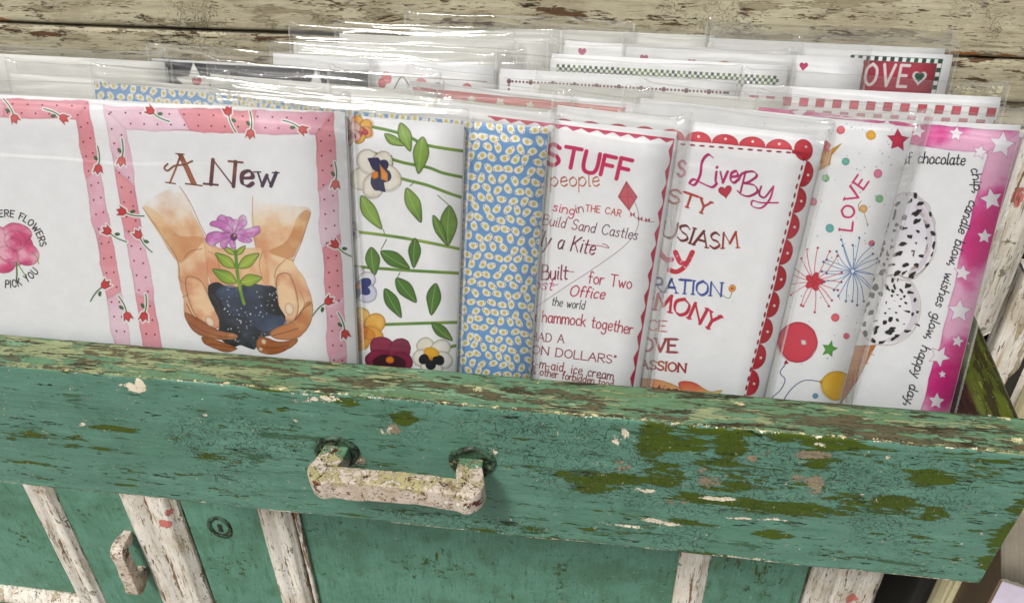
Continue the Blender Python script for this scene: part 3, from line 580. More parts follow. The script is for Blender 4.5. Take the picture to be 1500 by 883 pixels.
def art_stuff(c):
    c.crop(760, 160, 2.007)
    rd = (206, 40, 72)
    # scalloped ribbon frame
    def ribbon(p, q, n, amp):
        p, q = np.array(p, float), np.array(q, float); d = (q-p)/n; nn = np.array([-d[1], d[0]]); nn /= np.linalg.norm(nn)
        for k in range(n):
            a = p+d*k; b = p+d*(k+1)
            c.poly([a-nn*2, b-nn*2, b+nn*1, a+d*.55+nn*amp], rd, (224, 60, 110), wob=.6, edge=.2)
            c.line([a-nn*amp*.1, b-nn*amp*.1], rd, 3)
    ribbon((-90, 22), (455, 90), 12, 11); ribbon((455, 90), (322, 880), 13, 10)
    c.line([(455, 90), (322, 880)], (200, 40, 60), 1.6, dry=.3)
    c.text('STUFF', [(82, 166), (150, 172), (320, 210)], 60, (206, 44, 96), 9.5, c2=(226, 84, 110), gap=.22, jit=.08)
    c.text('people', [(94, 226), (236, 226)], 44, (176, 76, 44), 2.6, c2=(196, 100, 50), gap=.14, nib=1)
    c.text('sing', [(100, 298), (162, 312)], 28, (200, 50, 80), 2.4); c.text('in', [(168, 305), (190, 302)], 27, (150, 60, 60), 2.3); c.text('THE CAR', [(196, 300), (250, 306), (298, 316)], 19, (196, 70, 60), 2.2, gap=.26)
    c.text('Build Sand Castles', [(68, 338), (200, 360), (346, 384)], 30, (70, 50, 70), 2.1, c2=(140, 50, 60), slant=.12, join=False)
    c.text('Fly a Kite', [(40, 396), (220, 428)], 44, (150, 30, 60), 2.9, c2=(100, 30, 60), slant=.15, nib=.8)
    c.line([(205, 398), (240, 402), (264, 408), (256, 398), (246, 396)], (150, 30, 60), 1.8, smooth=True)
    c.text('Built', [(66, 500), (142, 500)], 42, (124, 24, 56), 3.0, nib=.8, slant=.1); c.line([(130, 474), (162, 478)], (124, 24, 56), 1.8)
    c.text('for Two', [(204, 510), (330, 528)], 34, (176, 30, 60), 2.5, gap=.14); c.text('Post', [(16, 524), (98, 532)], 32, (190, 40, 110), 2.3, slant=.15)
    c.line([(96, 520), (116, 514)], (190, 40, 110), 1.8)
    c.text('Office', [(148, 548), (250, 558)], 32, (186, 36, 60), 2.8, slant=.2)
    c.text('the world', [(96, 576), (192, 588)], 26, (40, 34, 40), 1.7, slant=.12, join=False)
    c.text('a hammock together', [(36, 622), (180, 636), (332, 662)], 34, (170, 40, 60), 2.6, gap=.13)
    c.text('I HAD A', [(16, 678), (132, 686)], 24, (120, 30, 40), 2.0, gap=.2, serif=.06); c.text('MILLION DOLLARS"', [(-50, 704), (80, 722), (284, 748)], 24, (140, 30, 44), 2.2, gap=.18, serif=.06)
    c.text('lik-m-aid, ice cream', [(20, 752), (276, 796)], 27, (110, 30, 40), 2.2, c2=(150, 50, 50)); c.text('& other forbidden food', [(34, 776), (276, 818)], 23, (130, 40, 30), 1.9, gap=.14)
    # kite
    c.poly([(316, 212), (348, 258), (324, 298), (292, 258)], (232, 130, 140), (214, 92, 104), wob=.5, out=(150, 60, 70), outw=1); c.line([(316, 212), (324, 298)], (160, 60, 80), 1.2); c.line([(292, 258), (348, 258)], (160, 60, 80), 1)
    c.line([(324, 240), (350, 300), (348, 350), (310, 402), (220, 468), (140, 520), (40, 588)], (120, 90, 100), 1.4, smooth=True)
    c.line([(324, 298), (345, 320), (370, 328), (398, 332)], (150, 60, 70), 1.2, smooth=True)
    for x, y in ((334, 310), (356, 322), (378, 326)): c.poly([(x-7, y-7), (x, y), (x-6, y+8)], (200, 80, 90), wob=.3); c.poly([(x+7, y-7), (x, y), (x+6, y+8)], (200, 80, 90), wob=.3)
    c.crop(0, 0, 1)

def art_rules(c):
    c.crop(920, 180, 2.103)
    rd, rd2 = (200, 30, 52), (222, 60, 74)
    def scal(p, q, n, flip=1, first=0):
        p, q = np.array(p, float), np.array(q, float); d = (q-p)/n; nn = np.array([d[1], -d[0]]); nn /= np.linalg.norm(nn); L = np.linalg.norm(d)
        for k in range(first, n):
            a = p+d*k; arc_ = [a+d*(.5-.5*math.cos(t))+nn*flip*math.sin(t)*L*.38 for t in np.linspace(0, math.pi, 11)]
            c.poly(arc_, rd, rd2, wob=.6, edge=.2); c.dot(a+d*.5+nn*flip*L*.2, 4.2, (252, 246, 240), wob=.3, edge=0)
    scal((-240, 16), (506, 86), 9); scal((548, 116), (300, 1080), 12)
    c.ell((540, 84), 28, 33, 0, rd, c2=rd2, wob=.6); c.dot((548, 74), 4.2, (252, 246, 240), wob=.2)
    c.poly([(505, 84), (555, 96), (548, 120), (530, 100), (505, 96)], rd, wob=.5)
    def dashes(p, q, n):
        p, q = np.array(p, float), np.array(q, float)
        for k in range(n):
            a = p+(q-p)*(k+.15)/n; b = p+(q-p)*(k+.75)/n; m = (a+b)/2; c.ell(m, np.linalg.norm(b-a)/2, 2.8, math.atan2(*(q-p)[::-1]), (176, 30, 50), wob=.3)
    dashes((-230, 34), (540, 96), 26); dashes((544, 98), (318, 1000), 32)
    V = (188, 36, 110)
    c.line([(262, 108), (246, 98), (228, 120), (222, 160), (206, 190), (190, 186), (202, 174), (228, 186), (258, 198), (272, 188)], V, 7, smooth=True, nib=.6, c2=(130, 30, 80))
    c.text('ive', [(266, 184), (336, 184)], 58, V, 6, c2=(120, 30, 60), nib=.8, slant=.1)
    c.line([(362, 150), (346, 214)], V, 6, c2=(130, 30, 80)); c.line([(340, 176), (352, 156), (384, 150), (396, 164), (372, 182), (356, 186), (388, 192), (398, 212), (372, 226), (348, 220), (336, 208)], V, 6.5, smooth=True, c2=(130, 30, 80), nib=.6)
    c.line([(410, 196), (404, 220), (420, 230), (440, 206), (448, 196)], V, 6, smooth=True, c2=(130, 30, 80)); c.line([(448, 196), (436, 236), (410, 262), (382, 256), (384, 240), (410, 246), (462, 246)], V, 5, smooth=True, c2=(226, 70, 130), nib=.6)
    c.poly(heart(298, 212, 22, -.15), (220, 70, 120), (200, 30, 60), wob=.6)
    c.text('S', [(152, 164), (174, 166)], 48, (200, 80, 110), 6.5, c2=(170, 60, 90)); c.text('RULE', [(30, 152), (132, 164)], 46, (200, 80, 110), 5)
    c.text('HONESTY', [(-60, 236), (130, 246), (242, 284)], 42, (206, 74, 70), 6.0, c2=(170, 60, 50), serif=.1)
    c.text('ENTHUSIASM', [(-70, 334), (120, 352), (240, 384), (338, 384)], 48, (186, 60, 40), 5.6, c2=(110, 34, 30), serif=.1, nib=.9)
    c.line([(96, 396), (116, 420), (134, 420)], (214, 56, 90), 15, smooth=True); c.line([(146, 398), (160, 428), (174, 432)], (214, 56, 80), 15, smooth=True); c.line([(198, 398), (176, 440), (150, 458), (126, 452)], (204, 46, 66), 15, smooth=True)
    for _ in range(36):
        t = c.r.random(); c.dot((100+t*98+c.r.uniform(-4, 4), 400+abs(math.sin(t*6))*46), 1.5, (252, 230, 236), wob=0, edge=0)
    c.text('INSPIRATION', [(-60, 508), (286, 534)], 42, (66, 84, 160), 5.6, c2=(40, 50, 110), serif=.1, nib=.9)
    c.dot((322, 508), 12, (240, 170, 90), c2=(226, 90, 60)); c.line([(320, 520), (310, 540), (284, 526)], (90, 130, 70), 2, smooth=True); c.dot((322, 508), 4, (220, 70, 80))
    c.text('HARMONY', [(-60, 566), (60, 572), (170, 594), (262, 640)], 50, (198, 40, 64), 7.2, c2=(160, 40, 60), serif=.12, nib=.9)
    c.text('GRACE', [(-40, 630), (116, 642)], 32, (206, 110, 110), 3.6, c2=(190, 130, 80), serif=.1)
    c.text('LOVE', [(10, 700), (148, 706)], 40, (150, 66, 70), 6.5, c2=(190, 90, 100), serif=.12)
    c.text('PASSION', [(10, 752), (176, 768)], 27, (200, 110, 50), 4.4, c2=(160, 60, 60), serif=.1)
    c.poly([(-20, 790), (90, 790), (170, 822), (170, 850), (60, 850), (-20, 830)], (244, 196, 120), (236, 160, 110), smooth=True, wob=.6, out=(170, 90, 60)); c.poly([(158, 798), (200, 798), (250, 826), (290, 824), (250, 850), (196, 846), (164, 822)], (232, 100, 80), (246, 210, 120), smooth=True, out=(170, 70, 60))
    c.text('imagination', [(-60, 822), (150, 836)], 28, (40, 30, 44), 2.1, slant=.2, join=True)
    c.crop(0, 0, 1)

def burst(c, x, y, r, col, n, seed):
    rr = np.random.default_rng(seed)
    for k in range(n):
        a = 2*math.pi*k/n+rr.uniform(-.1, .1); L = r*rr.uniform(.7, 1.05); b = rr.uniform(-.3, .3)
        e = (x+L*math.cos(a+b*.6), y+L*math.sin(a+b*.6)); m = (x+L*.5*math.cos(a), y+L*.5*math.sin(a)); c.line([(x+6*math.cos(a), y+6*math.sin(a)), m, e], col, 1.6, smooth=True); c.dot(e, 3.2, col, wob=.5)
def art_love(c):
    c.crop(1100, 160, 1.92)
    for x, y, r, col in ((251, 59, 12, (238, 110, 118)), (338, 74, 14, (240, 176, 50)), (267, 147, 11, (110, 190, 170)), (357, 181, 12, (238, 140, 170)), (210, 195, 11, (150, 200, 150)), (174, 261, 11, (238, 140, 160)), (361, 251, 11, (150, 204, 150)), (221, 335, 12, (110, 190, 180)), (340, 377, 9, (240, 120, 140)), (237, 585, 12, (240, 110, 120)), (180, 806, 8, (110, 160, 200)), (268, 637, 9, (240, 110, 130)), (135, 355, 6, (236, 170, 110)), (320, 110, 0.1, (0, 0, 0)), (60, 120, 10, (240, 160, 60)), (-60, 80, 11, (238, 110, 118)), (-130, 60, 11, (240, 176, 50)), (-20, 300, 10, (110, 190, 170)), (390, 470, 9, (150, 204, 150))):
        c.dot((x, y), r, col, wob=.6, edge=.2)
    for _ in range(240): c.dot((c.r.uniform(-220, 420), c.r.uniform(40, 880)), c.r.uniform(1, 1.9), (90, 96, 120), wob=0, edge=0, alpha=.8)
    c.text('LOVE', [(284, 342), (290, 292), (300, 252), (330, 205)], 36, (212, 46, 106), 4.6, c2=(200, 70, 120), gap=.26, serif=.08)
    c.line([(310, 258), (302, 268), (304, 286)], (120, 90, 50), 1.5); c.dot((316, 280), 11, (244, 190, 120), out=(200, 130, 70)); c.line([(318, 292), (324, 310), (328, 330)], (150, 120, 60), 1.4)
    c.poly([(178, 110), (212, 88), (226, 100), (205, 150), (180, 160), (160, 168)], (206, 34, 66), (226, 70, 80), wob=1); c.poly([(255, 96), (210, 122), (198, 100), (196, 128), (176, 140), (200, 146), (192, 172), (222, 156), (226, 130)], (238, 196, 50), (232, 160, 50), wob=.6, out=(170, 120, 30))
    c.poly(star(412, 88, 32, .1, .5), (226, 60, 100), (206, 36, 70), wob=1.2)
    c.poly(star(221, 674, 24, .2, .48), (96, 170, 70), (150, 200, 70), wob=1)
    burst(c, 178, 484, 96, (206, 46, 66), 17, 3); burst(c, 286, 455, 92, (70, 110, 170), 24, 4)
    for a in range(5): c.ell((178+14*math.cos(a*1.26), 484+14*math.sin(a*1.26)), 13, 9, a*1.26, (220, 60, 80), c2=(240, 130, 130), out=(170, 40, 50))
    c.ell((130, 656), 57, 56, 0, (222, 72, 92), c2=(236, 110, 120), edge=.3, out=(170, 40, 60)); c.poly([(140, 648), (154, 650), (156, 662), (142, 662)], (250, 240, 240), wob=.5)
    c.poly([(96, 706), (92, 716), (106, 714), (100, 706)], (190, 40, 60), wob=.3)
    c.line([(98, 715), (82, 740), (96, 760), (82, 790), (56, 815), (50, 850)], (50, 60, 120), 2.2, smooth=True)
    c.ell((240, 777), 44, 40, -.2, (244, 182, 40), c2=(250, 204, 80), edge=.25, out=(170, 120, 30)); c.line([(198, 766), (150, 762), (110, 790), (80, 840)], (50, 60, 120), 2.2, smooth=True); c.poly([(200, 760), (190, 766), (200, 774)], (230, 160, 30), wob=.2)
    c.crop(0, 0, 1)

def art_ice(c):
    c.crop(1100, 160, 1.92)
    pk, pk2 = (226, 70, 150), (246, 178, 212)
    c.poly([(-40, 4), (757, 64), (712, 100), (660, 128), (480, 104), (-40, 50)], pk, pk2, wob=1.4, edge=.2, nsc=.5, wash=.8)
    c.poly([(757, 64), (700, 330), (500, 1100), (400, 1100), (520, 700), (600, 372), (664, 120)], pk, pk2, wob=1.4, edge=.2, nsc=.5, wash=.8)
    for x, y, r, t in ((576, 70, 22, .1), (704, 100, 38, .2), (643, 122, 20, .3), (676, 252, 32, -.2), (657, 357, 22, .1), (594, 461, 24, .2), (586, 566, 34, .1), (581, 651, 19, .2), (531, 694, 30, .5), (520, 820, 24, .1), (540, 745, 12, 0), (470, 62, 22, .3), (380, 50, 26, .1), (210, 40, 22, .3), (90, 24, 22, 0), (500, 900, 22, 0)):
        c.poly(star(x, y, r+3, t, .48), (196, 40, 120), wob=.8, alpha=.5); c.poly(star(x, y, r, t, .48), (252, 248, 252), wob=.8, edge=.02)
    K = (34, 30, 40)
    c.text('of chocolate', [(424, 156), (470, 152), (600, 158)], 32, K, 2.6, slant=.15, join=True, gap=.16)
    c.text('chip, candle blow, wishes glow, happy day,', [(618, 168), (626, 230), (600, 290), (566, 400), (528, 520), (500, 610), (462, 720), (432, 830)], 27, K, 2.5, slant=.1, join=True, gap=.17)
    # cone
    c.poly([(292, 664), (352, 662), (300, 760), (244, 840), (236, 860)], (214, 140, 70), (196, 112, 56), wob=.8, out=(140, 80, 40))
    for k in range(6): c.line([(296-8*k, 676+28*k), (346-16*k, 690+24*k)], (160, 90, 40), 1.6); c.line([(345-18*k, 668+26*k), (300-8*k, 720+26*k)], (160, 90, 40), 1.4)
    c.ell((385, 560), 92, 104, .2, (252, 250, 252), c2=(236, 232, 240), wob=3.5, out=(206, 190, 186), outw=2)
    c.ell((430, 360), 88, 122, .0, (252, 250, 252), c2=(236, 232, 240), wob=3.5, out=(206, 190, 186), outw=2)
    c.line([(380, 470), (410, 464), (440, 474), (476, 458), (500, 430)], (160, 140, 140), 3, smooth=True)
    for a0, a1, cx_, cy_, rx, ry in ((-.6, 1.5, 385, 560, 76, 88), (-1.0, 1.3, 430, 360, 72, 104)):
        c.line([(cx_+rx*math.cos(t), cy_+ry*math.sin(t)) for t in np.linspace(a0, a1, 9)], (222, 212, 222), 16, alpha=.8, dry=.3)
    rr = np.random.default_rng(9); used = []
    for cx_, cy_, rx, ry in ((430, 360, 84, 116), (385, 560, 88, 98)):
        for _ in range(600):
            a, q = rr.uniform(0, 6.28), math.sqrt(rr.random()); x, y = cx_+rx*q*math.cos(a), cy_+ry*q*math.sin(a)
            if all((x-u)**2+(y-v)**2 > 18.5**2 for u, v in used):
                used.append((x, y)); c.ell((x, y), rr.uniform(5, 11), rr.uniform(4, 8), rr.uniform(0, 3.1), (30, 22, 24), wob=7, edge=0)
    for _ in range(14):
        a = rr.uniform(0, 6.28); c.ell((425+70*math.cos(a), 360+96*math.sin(a)), 9, 4, a+1.5, (206, 176, 160), wob=1.5, alpha=.5)
    c.crop(0, 0, 1)

# strips for the cards further back, in millimetres from the sheet's top left
def checks(c, x0, y0, n, m, s, cols, seed=1, skip=False):
    r_ = np.random.default_rng(seed)
    for i in range(n):
        for j in range(m):
            if (i+j) % 2 == 0: c.poly([(x0+i*s, y0+j*s), (x0+i*s+s, y0+j*s), (x0+i*s+s, y0+j*s+s), (x0+i*s, y0+j*s+s)], cols[r_.integers(len(cols))], wob=.25, edge=.1)
def art_star(c):
    c.poly([(0, 1.2), (127, 1.2), (127, 60), (0, 60)], (30, 30, 38), wob=.3, edge=0)
    for _ in range(260): c.dot((c.r.uniform(1, 126), c.r.uniform(2, 58)), c.r.uniform(.2, .5), (240, 240, 240), wob=0, edge=0)
    for x in (25, 97): c.poly(star(x, 13, 12, 0, .5), (226, 224, 218), wob=1, edge=.1); c.poly(heart(x+1, 11, 3), (190, 40, 60))
def art_flow(c):
    c.line([(4, 8), (123, 8)], (120, 100, 100), .3)
    for x, y in ((8, 9), (66, 9), (86, 11), (112, 13), (30, 10)):
        c.dot((x, y), 3, (220, 60, 80), c2=(236, 120, 120)); c.dot((x-3, y+3), 2.4, (214, 60, 70)); c.line([(x+4, y+6), (x+9, y-1), (x+14, y+5)], (90, 60, 60), .5, smooth=True); c.dot((x+16, y+3), 1.8, (214, 70, 60)); c.ell((x+5, y+8), 3, 1.6, .4, (110, 140, 70))
def art_dots(c):
    for k in range(60): c.dot((5+k*2, 6), .6 if k % 6 else 1.2, (110, 40, 40), wob=.2)
    for k in range(60): c.dot((5, 6+k*2), .6 if k % 6 else 1.2, (110, 40, 40), wob=.2); c.dot((122, 6+k*2), .6, (110, 40, 40), wob=.2)
def art_check(c):
    checks(c, 3, 5, 80, 4, 1.5, [(40, 56, 44), (96, 130, 70), (130, 160, 80), (60, 90, 60)])
    checks(c, 117, 11, 4, 60, 1.5, [(30, 36, 36), (60, 80, 60)], 3)
def art_redcheck(c):
    for k in range(15):
        col = (206, 36, 62) if k % 3 else (226, 60, 90)
        c.poly([(4+k*8.4, 5), (8.4+k*8.4, 5), (8.4+k*8.4, 9), (4+k*8.4, 9)], col, wob=.3)
        c.poly([(8.4+k*8.4, 10.6), (12.6+k*8.4, 10.6), (12.6+k*8.4, 12.4), (8.4+k*8.4, 12.4)], (232, 150, 164), wob=.3)
def art_holly(c):
    for x, y in ((36, 6), (96, 5), (10, 5), (70, 7)): c.poly(heart(x, y, 2.3), (206, 40, 100), wob=.3)
    for x, y in ((30, 18), (114, 19), (76, 16)):
        for dx, a in ((-6, 2.5), (6, .7)): leaf(c, (x, y), (x+dx*1.2, y+5), 2.6, (110, 140, 60), (150, 160, 70))
        for k in range(3): c.dot((x-1+k*1.4, y-1.5-(k % 2)), 1.2, (200, 40, 70), wob=.2)
    c.line([(46, 9), (54, 5), (62, 9), (74, 6)], (220, 150, 110), 1.6, smooth=True)
def art_lovesign(c):
    checks(c, 74, 2.2, 23, 1, 2.1, [(30, 84, 50), (24, 50, 40)], 4); c.line([(74, 2.2), (122.3, 2.2)], (60, 90, 70), .2); c.line([(122.3, 2.2), (122.3, 50)], (60, 90, 70), .2)
    for k in range(24):
        if k % 2 == 0: c.poly([(120, 2.2+k*2.1), (122.3, 2.2+k*2.1), (122.3, 4.3+k*2.1), (120, 4.3+k*2.1)], (30, 84, 50), wob=.2)
    c.poly([(74, 4.4), (119.8, 4.4), (119.8, 50), (74, 50)], (140, 22, 44), (172, 34, 60), wob=.4)
    c.text('LOVE', [(76, 16.2), (106, 16.2)], 10.2, (238, 226, 224), 1.25, gap=.34)
    c.poly(heart(112, 11.5, 4), (240, 236, 236), wob=.2); c.poly(heart(112, 11.2, 2.6), (24, 84, 60), wob=.2)
def art_greenline(c):
    checks(c, 4, 8, 120, 1, 1.0, [(60, 90, 80)])
def art_blank(c): c.dot((60, 60), .2, (220, 220, 220))

def art_redband(c):
    c.poly([(2, 3), (125, 3), (125, 7.5), (2, 7.5)], (226, 96, 100), (236, 150, 140), wob=1, edge=.2)
    c.line([(2, 5), (60, 4.6), (125, 5.2)], (200, 60, 70), .4, smooth=True)
    for k in range(7): c.poly(star(34+k*16, 6.5, 2.6, k*.7, .6), (244, 240, 228), wob=.8, edge=.05)
    c.poly([(2, 3), (6, 3), (6, 120), (2, 120)], (226, 110, 112), (236, 150, 140), wob=1)

# ---------------------------------------------------------------- frames of reference
SAG = R(4); TT = np.array([0, math.cos(SAG), math.sin(SAG)]); UP = np.array([0, -math.sin(SAG), math.cos(SAG)]); XX = np.array([1., 0, 0])
O0 = np.zeros(3); RIM_T = .0235; FRONT_H = .107
X_END = .2565; X_LEFT = -.377
YC = .185
def on_front(px, py): return hit(px, py, O0, TT)
def on_rim(px, py): return hit(px, py, O0, UP)
def on_cab(px, py, dy=0): return hit(px, py, (0, YC+dy, 0), (0, 1, 0))
def blobs(lst, onp, S=2950.0):
    return [(onp(b[0], b[1]), b[2]/S, b[3]/(S*.8), b[4], math.tan(R(b[5])) if len(b) > 5 else 0) for b in lst]
def eval_blobs(V, bl):
    out = np.zeros(len(V))
    for c, rx, ry, amp, sh in bl:
        dx = V[:, 0]-c[0]; dz = V[:, 2]-c[2]+sh*dx; dy = V[:, 1]-c[1]
        d2 = (dx/rx)**2+(dz**2+dy**2)/ry**2
        out = np.maximum(out, amp*np.clip(1.25-d2*.75, 0, 1))
    return out

# ---------------------------------------------------------------- ground
me = mesh_from('ground', [(-60, -60, -.86), (60, -60, -.86), (60, 60, -.86), (-60, 60, -.86)], [(0, 1, 2, 3)], False)
g = link('ground', me, M_ground); g['kind'] = 'structure'

# ---------------------------------------------------------------- cabinet behind the drawer
cab = thing('painted_cabinet', 'old cabinet of chipped white rails above and teal panelled doors with white mouldings below', 'cabinet', (0, YC, -.86))
CO = np.array(cab.location)
zf = lambda S, k=0, f=9, a=.0006: (nz(S*f, S*0+k*.37, 0)-.5)*2*a
def wdisp(a=.0007, fx=2.2, fz=26, k=0, ax=0):
    def f(S, PQ):
        s2 = PQ[..., 0]*3+PQ[..., 1]*5
        return (nz(S*fx+k, s2*fz/4+k, 0)-.5)*2*a+(nz(S*14+k, s2*60/4, 1)-.5)*a*.5
    return f
wall_chip = blobs([(60, 25, 90, 7, .5), (225, 55, 50, 8, .6), (320, 40, 120, 5, .5), (1050, 22, 90, 6, .45), (1140, 40, 40, 8, .5), (1000, 60, 60, 7, .45), (860, 35, 60, 10, .4), (1420, 95, 38, 16, .75), (1440, 110, 20, 10, .5), (1330, 55, 40, 8, .5), (250, 62, 40, 5, .6), (130, 12, 20, 5, .55), (680, 12, 200, 20, .22), (830, 20, 120, 22, .3), (1250, 22, 14, 8, .5), (85, 50, 30, 8, .5, 40), (75, 60, 10, 14, .5), (1490, 130, 20, 8, .5)], on_cab, 2600)
wall_wood = blobs([(500, 36, 210, 9, .75, -2), (330, 28, 60, 7, .5), (1180, 62, 200, 7, .5, -2), (1480, 82, 70, 11, .95, -2), (75, 17, 12, 8, 1.0), (20, 14, 30, 6, .6)], on_cab, 2600)
wall_pale = blobs([(60, 19, 90, 5, .8), (40, 61, 80, 7, .8), (1440, 145, 60, 26, .6), (1470, 100, 50, 8, .6)], on_cab, 2600)
def wall_attr(V):
    up = V[:, 2]-(zg+.0015); jag = nz(V[:, 0]*7, V[:, 0]*0+.4, 1)
    lip = np.clip(1-np.abs(up)/.0042, 0, 1)*np.clip((jag-.3)*2.2, 0, 1)*.85
    low = np.clip(1-np.abs(up+.006)/.006, 0, 1)*.34; low2 = np.clip(1-np.abs(up+.029)/.004, 0, 1)*.5
    return {'chip': np.maximum(np.maximum(eval_blobs(V, wall_chip), low), low2), 'wood': np.maximum(eval_blobs(V, wall_wood), lip), 'pale': eval_blobs(V, wall_pale)}
ZG = on_cab(750, 50)[2]      # the gap between the two white planks
px_z = lambda x, y: on_cab(x, y)[2]
# profiles are (p = out towards the viewer, q = up)
OUT = np.array([0, -1., 0]); UPZ = np.array([0, 0, 1.])
zg = px_z(0, 24)*.5+px_z(1500, 84)*.5
sweep('plank', [(p, q) for p, q in rbox(.0215, .16, .0022)], (-.62, YC+.014, zg+.0004), (.60, YC+.014, zg+.0004), OUT, UPZ, .0022, M_wall, cab, CO, .0022, wdisp(.0007, k=1), wall_attr)
sweep('plank', [(0, 0), (.014, 0), (.0175, .003), (.019, .010), (.0202, .019), (.0204, .0245), (.0190, .0264), (0, .0272)], (-.62, YC+.014, zg-.028), (.60, YC+.014, zg-.028), OUT, UPZ, .0022, M_wall, cab, CO, .0018, wdisp(.0009, k=3), wall_attr)
sweep('ledge', [(0, 0), (.0105, 0), (.0115, .003), (.0115, .014), (0, .0145)], (-.62, YC+.014, zg-.0435), (.60, YC+.014, zg-.0435), OUT, UPZ, .003, M_wall, cab, CO, .002, wdisp(.0008, k=5), wall_attr)
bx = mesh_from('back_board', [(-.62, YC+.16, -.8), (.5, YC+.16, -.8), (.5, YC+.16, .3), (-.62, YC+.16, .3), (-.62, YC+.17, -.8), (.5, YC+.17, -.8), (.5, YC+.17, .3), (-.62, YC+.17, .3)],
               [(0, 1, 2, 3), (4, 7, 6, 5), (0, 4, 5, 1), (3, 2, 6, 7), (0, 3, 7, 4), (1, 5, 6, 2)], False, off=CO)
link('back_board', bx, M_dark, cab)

trim_pink = blobs([(243, 766, 14, 9, .95), (252, 752, 16, 8, .8), (1248, 878, 12, 12, .8), (272, 745, 10, 8, .8), (208, 790, 10, 40, .3)], lambda x, y: on_cab(x, y, -.009), 1900)
trim_brown = blobs([(190, 800, 12, 30, .4), (246, 860, 20, 20, .4), (425, 850, 12, 60, .4), (1280, 862, 12, 12, .5)], on_cab, 2100)
trim_attr = lambda V: {'pink': eval_blobs(V, trim_pink), 'brown': eval_blobs(V, trim_brown)}
door_attr = lambda V: {'dark': eval_blobs(V, blobs([(640, 840, 90, 22, .28), (840, 790, 60, 20, .25), (820, 850, 20, 60, .3), (1120, 840, 40, 60, .25), (20, 790, 30, 30, .25), (340, 830, 60, 30, .3)], on_cab, 2100))}
def vboard(name, x0, x1, z0, z1, y_front, thick, mat, parent, prof=None, amp=.0005, k=0, attr=None, st=.003, pst=.002, off=CO):
    """an upright board; the profile runs across its width (p = x, q = out towards the viewer)"""
    w = x1-x0
    pr = prof(w, thick) if prof else rbox(w, thick, min(.0015, thick*.4), 2)
    if mat is M_trim and prof:
        n_g = 3 if name == 'upright' else 2; base_attr = attr
        def attr(V, f=base_attr):
            d = f(V) if f else {}; fr_ = ((V[:, 0]-x0)/w*n_g) % 1; g_ = np.clip(1-np.minimum(fr_, 1-fr_)/.13, 0, 1)*.34  # brown drawn along the grooves as their shading
            d['brown'] = np.maximum(d.get('brown', 0), g_); return d
    return sweep(name, pr, (x0, y_front+thick, z0), (x0, y_front+thick, z1), XX, OUT, st, mat, parent, off, pst, wdisp(amp, 2.5, 26, k), attr)
def reeded(n, deep=.0030):
    def f(w, t):
        out = [(0, 0)]
        out2 = []
        m = 10*n
        for i in range(m+1):
            x = w*i/m; ph = (i/m*n) % 1; e = min(1, min(i, m-i)/3)
            out2.append((x, t*(.55+.45*e)-deep*(1-abs(math.sin(math.pi*(i/m*n))))*e))
        return [(0, 0), (w, 0)]+out2[::-1]
    return f
Z0, Z1 = -.62, -.118
cx_ = lambda px, py, dy=0: on_cab(px, py, dy)[0]
xs = dict(s1a=cx_(35, 712), s1b=cx_(80, 718), aa=cx_(181, 732), ab=cx_(264, 742), s2a=cx_(379, 752), s2b=cx_(428, 757), s3a=cx_(995, 820), s3b=cx_(1040, 825), fa=cx_(1188, 842), fb=cx_(1290, 855), ga=cx_(1376, 866), gb=cx_(1428, 862))
# left door
d1 = vboard('door', -.66, xs['aa']-.0012, Z0, Z1, YC+.006, .012, M_door, cab, attr=door_attr)
vboard('door_stile', xs['s1b']-.002, xs['aa']-.001, Z0, Z1+.001, YC+.0005, .0055, M_door, d1, attr=door_attr)
vboard('moulding', xs['s1a'], xs['s1b'], Z0, Z1+.0005, YC-.0055, .0115, M_trim, d1, prof=reeded(2), k=2, attr=trim_attr)
zz = on_cab(50, 868)[2]
sweep('moulding', [(0, 0), (.0105, .001), (.0115, .004), (.010, .009), (.0075, .013), (.0045, .017), (0, .018)], (-.66, YC+.0058, zz-.018), (xs['s1a']-.0005, YC+.0058, zz-.018), OUT, UPZ, .003, M_trim, d1, CO, .0015, wdisp(.0004, k=7), trim_attr)
sweep('door_stile', rbox(.0055, .30, .001, 1), (-.66, YC+.0059, zz-.32), (xs['s1b']-.0025, YC+.0059, zz-.32), OUT, UPZ, .01, M_door, d1, CO, .01)
# the broad white strip where the doors meet
vboard('moulding', xs['aa'], xs['ab'], Z0, Z1, YC-.010, .018, M_trim, cab, prof=reeded(2, .0036), amp=.0011, k=4, attr=trim_attr)
# right door
d2 = vboard('door', xs['ab']+.0012, xs['fa']-.002, Z0, Z1, YC+.006, .012, M_door, cab, attr=door_attr)
vboard('door_stile', xs['ab']+.0014, xs['s2a']+.002, Z0, Z1+.001, YC+.0005, .0055, M_door, d2, attr=door_attr)
vboard('moulding', xs['s2a'], xs['s2b'], Z0, Z1+.0005, YC-.0055, .0115, M_trim, d2, prof=reeded(2), k=5, attr=trim_attr)
vboard('moulding', xs['s2b']+.0014, xs['s2b']+.0055, Z0, Z1+.0005, YC+.001, .005, M_trim, d2, k=8, attr=lambda V: {'brown': np.full(len(V), .34)}, amp=.0008)
vboard('moulding', xs['s3a'], xs['s3b'], Z0, Z1+.0005, YC-.0055, .0115, M_trim, d2, prof=reeded(1), k=6, attr=trim_attr)
vboard('door_stile', xs['s3b']-.002, xs['fa']-.0025, Z0, Z1+.001, YC+.0005, .0055, M_door, d2, attr=door_attr)
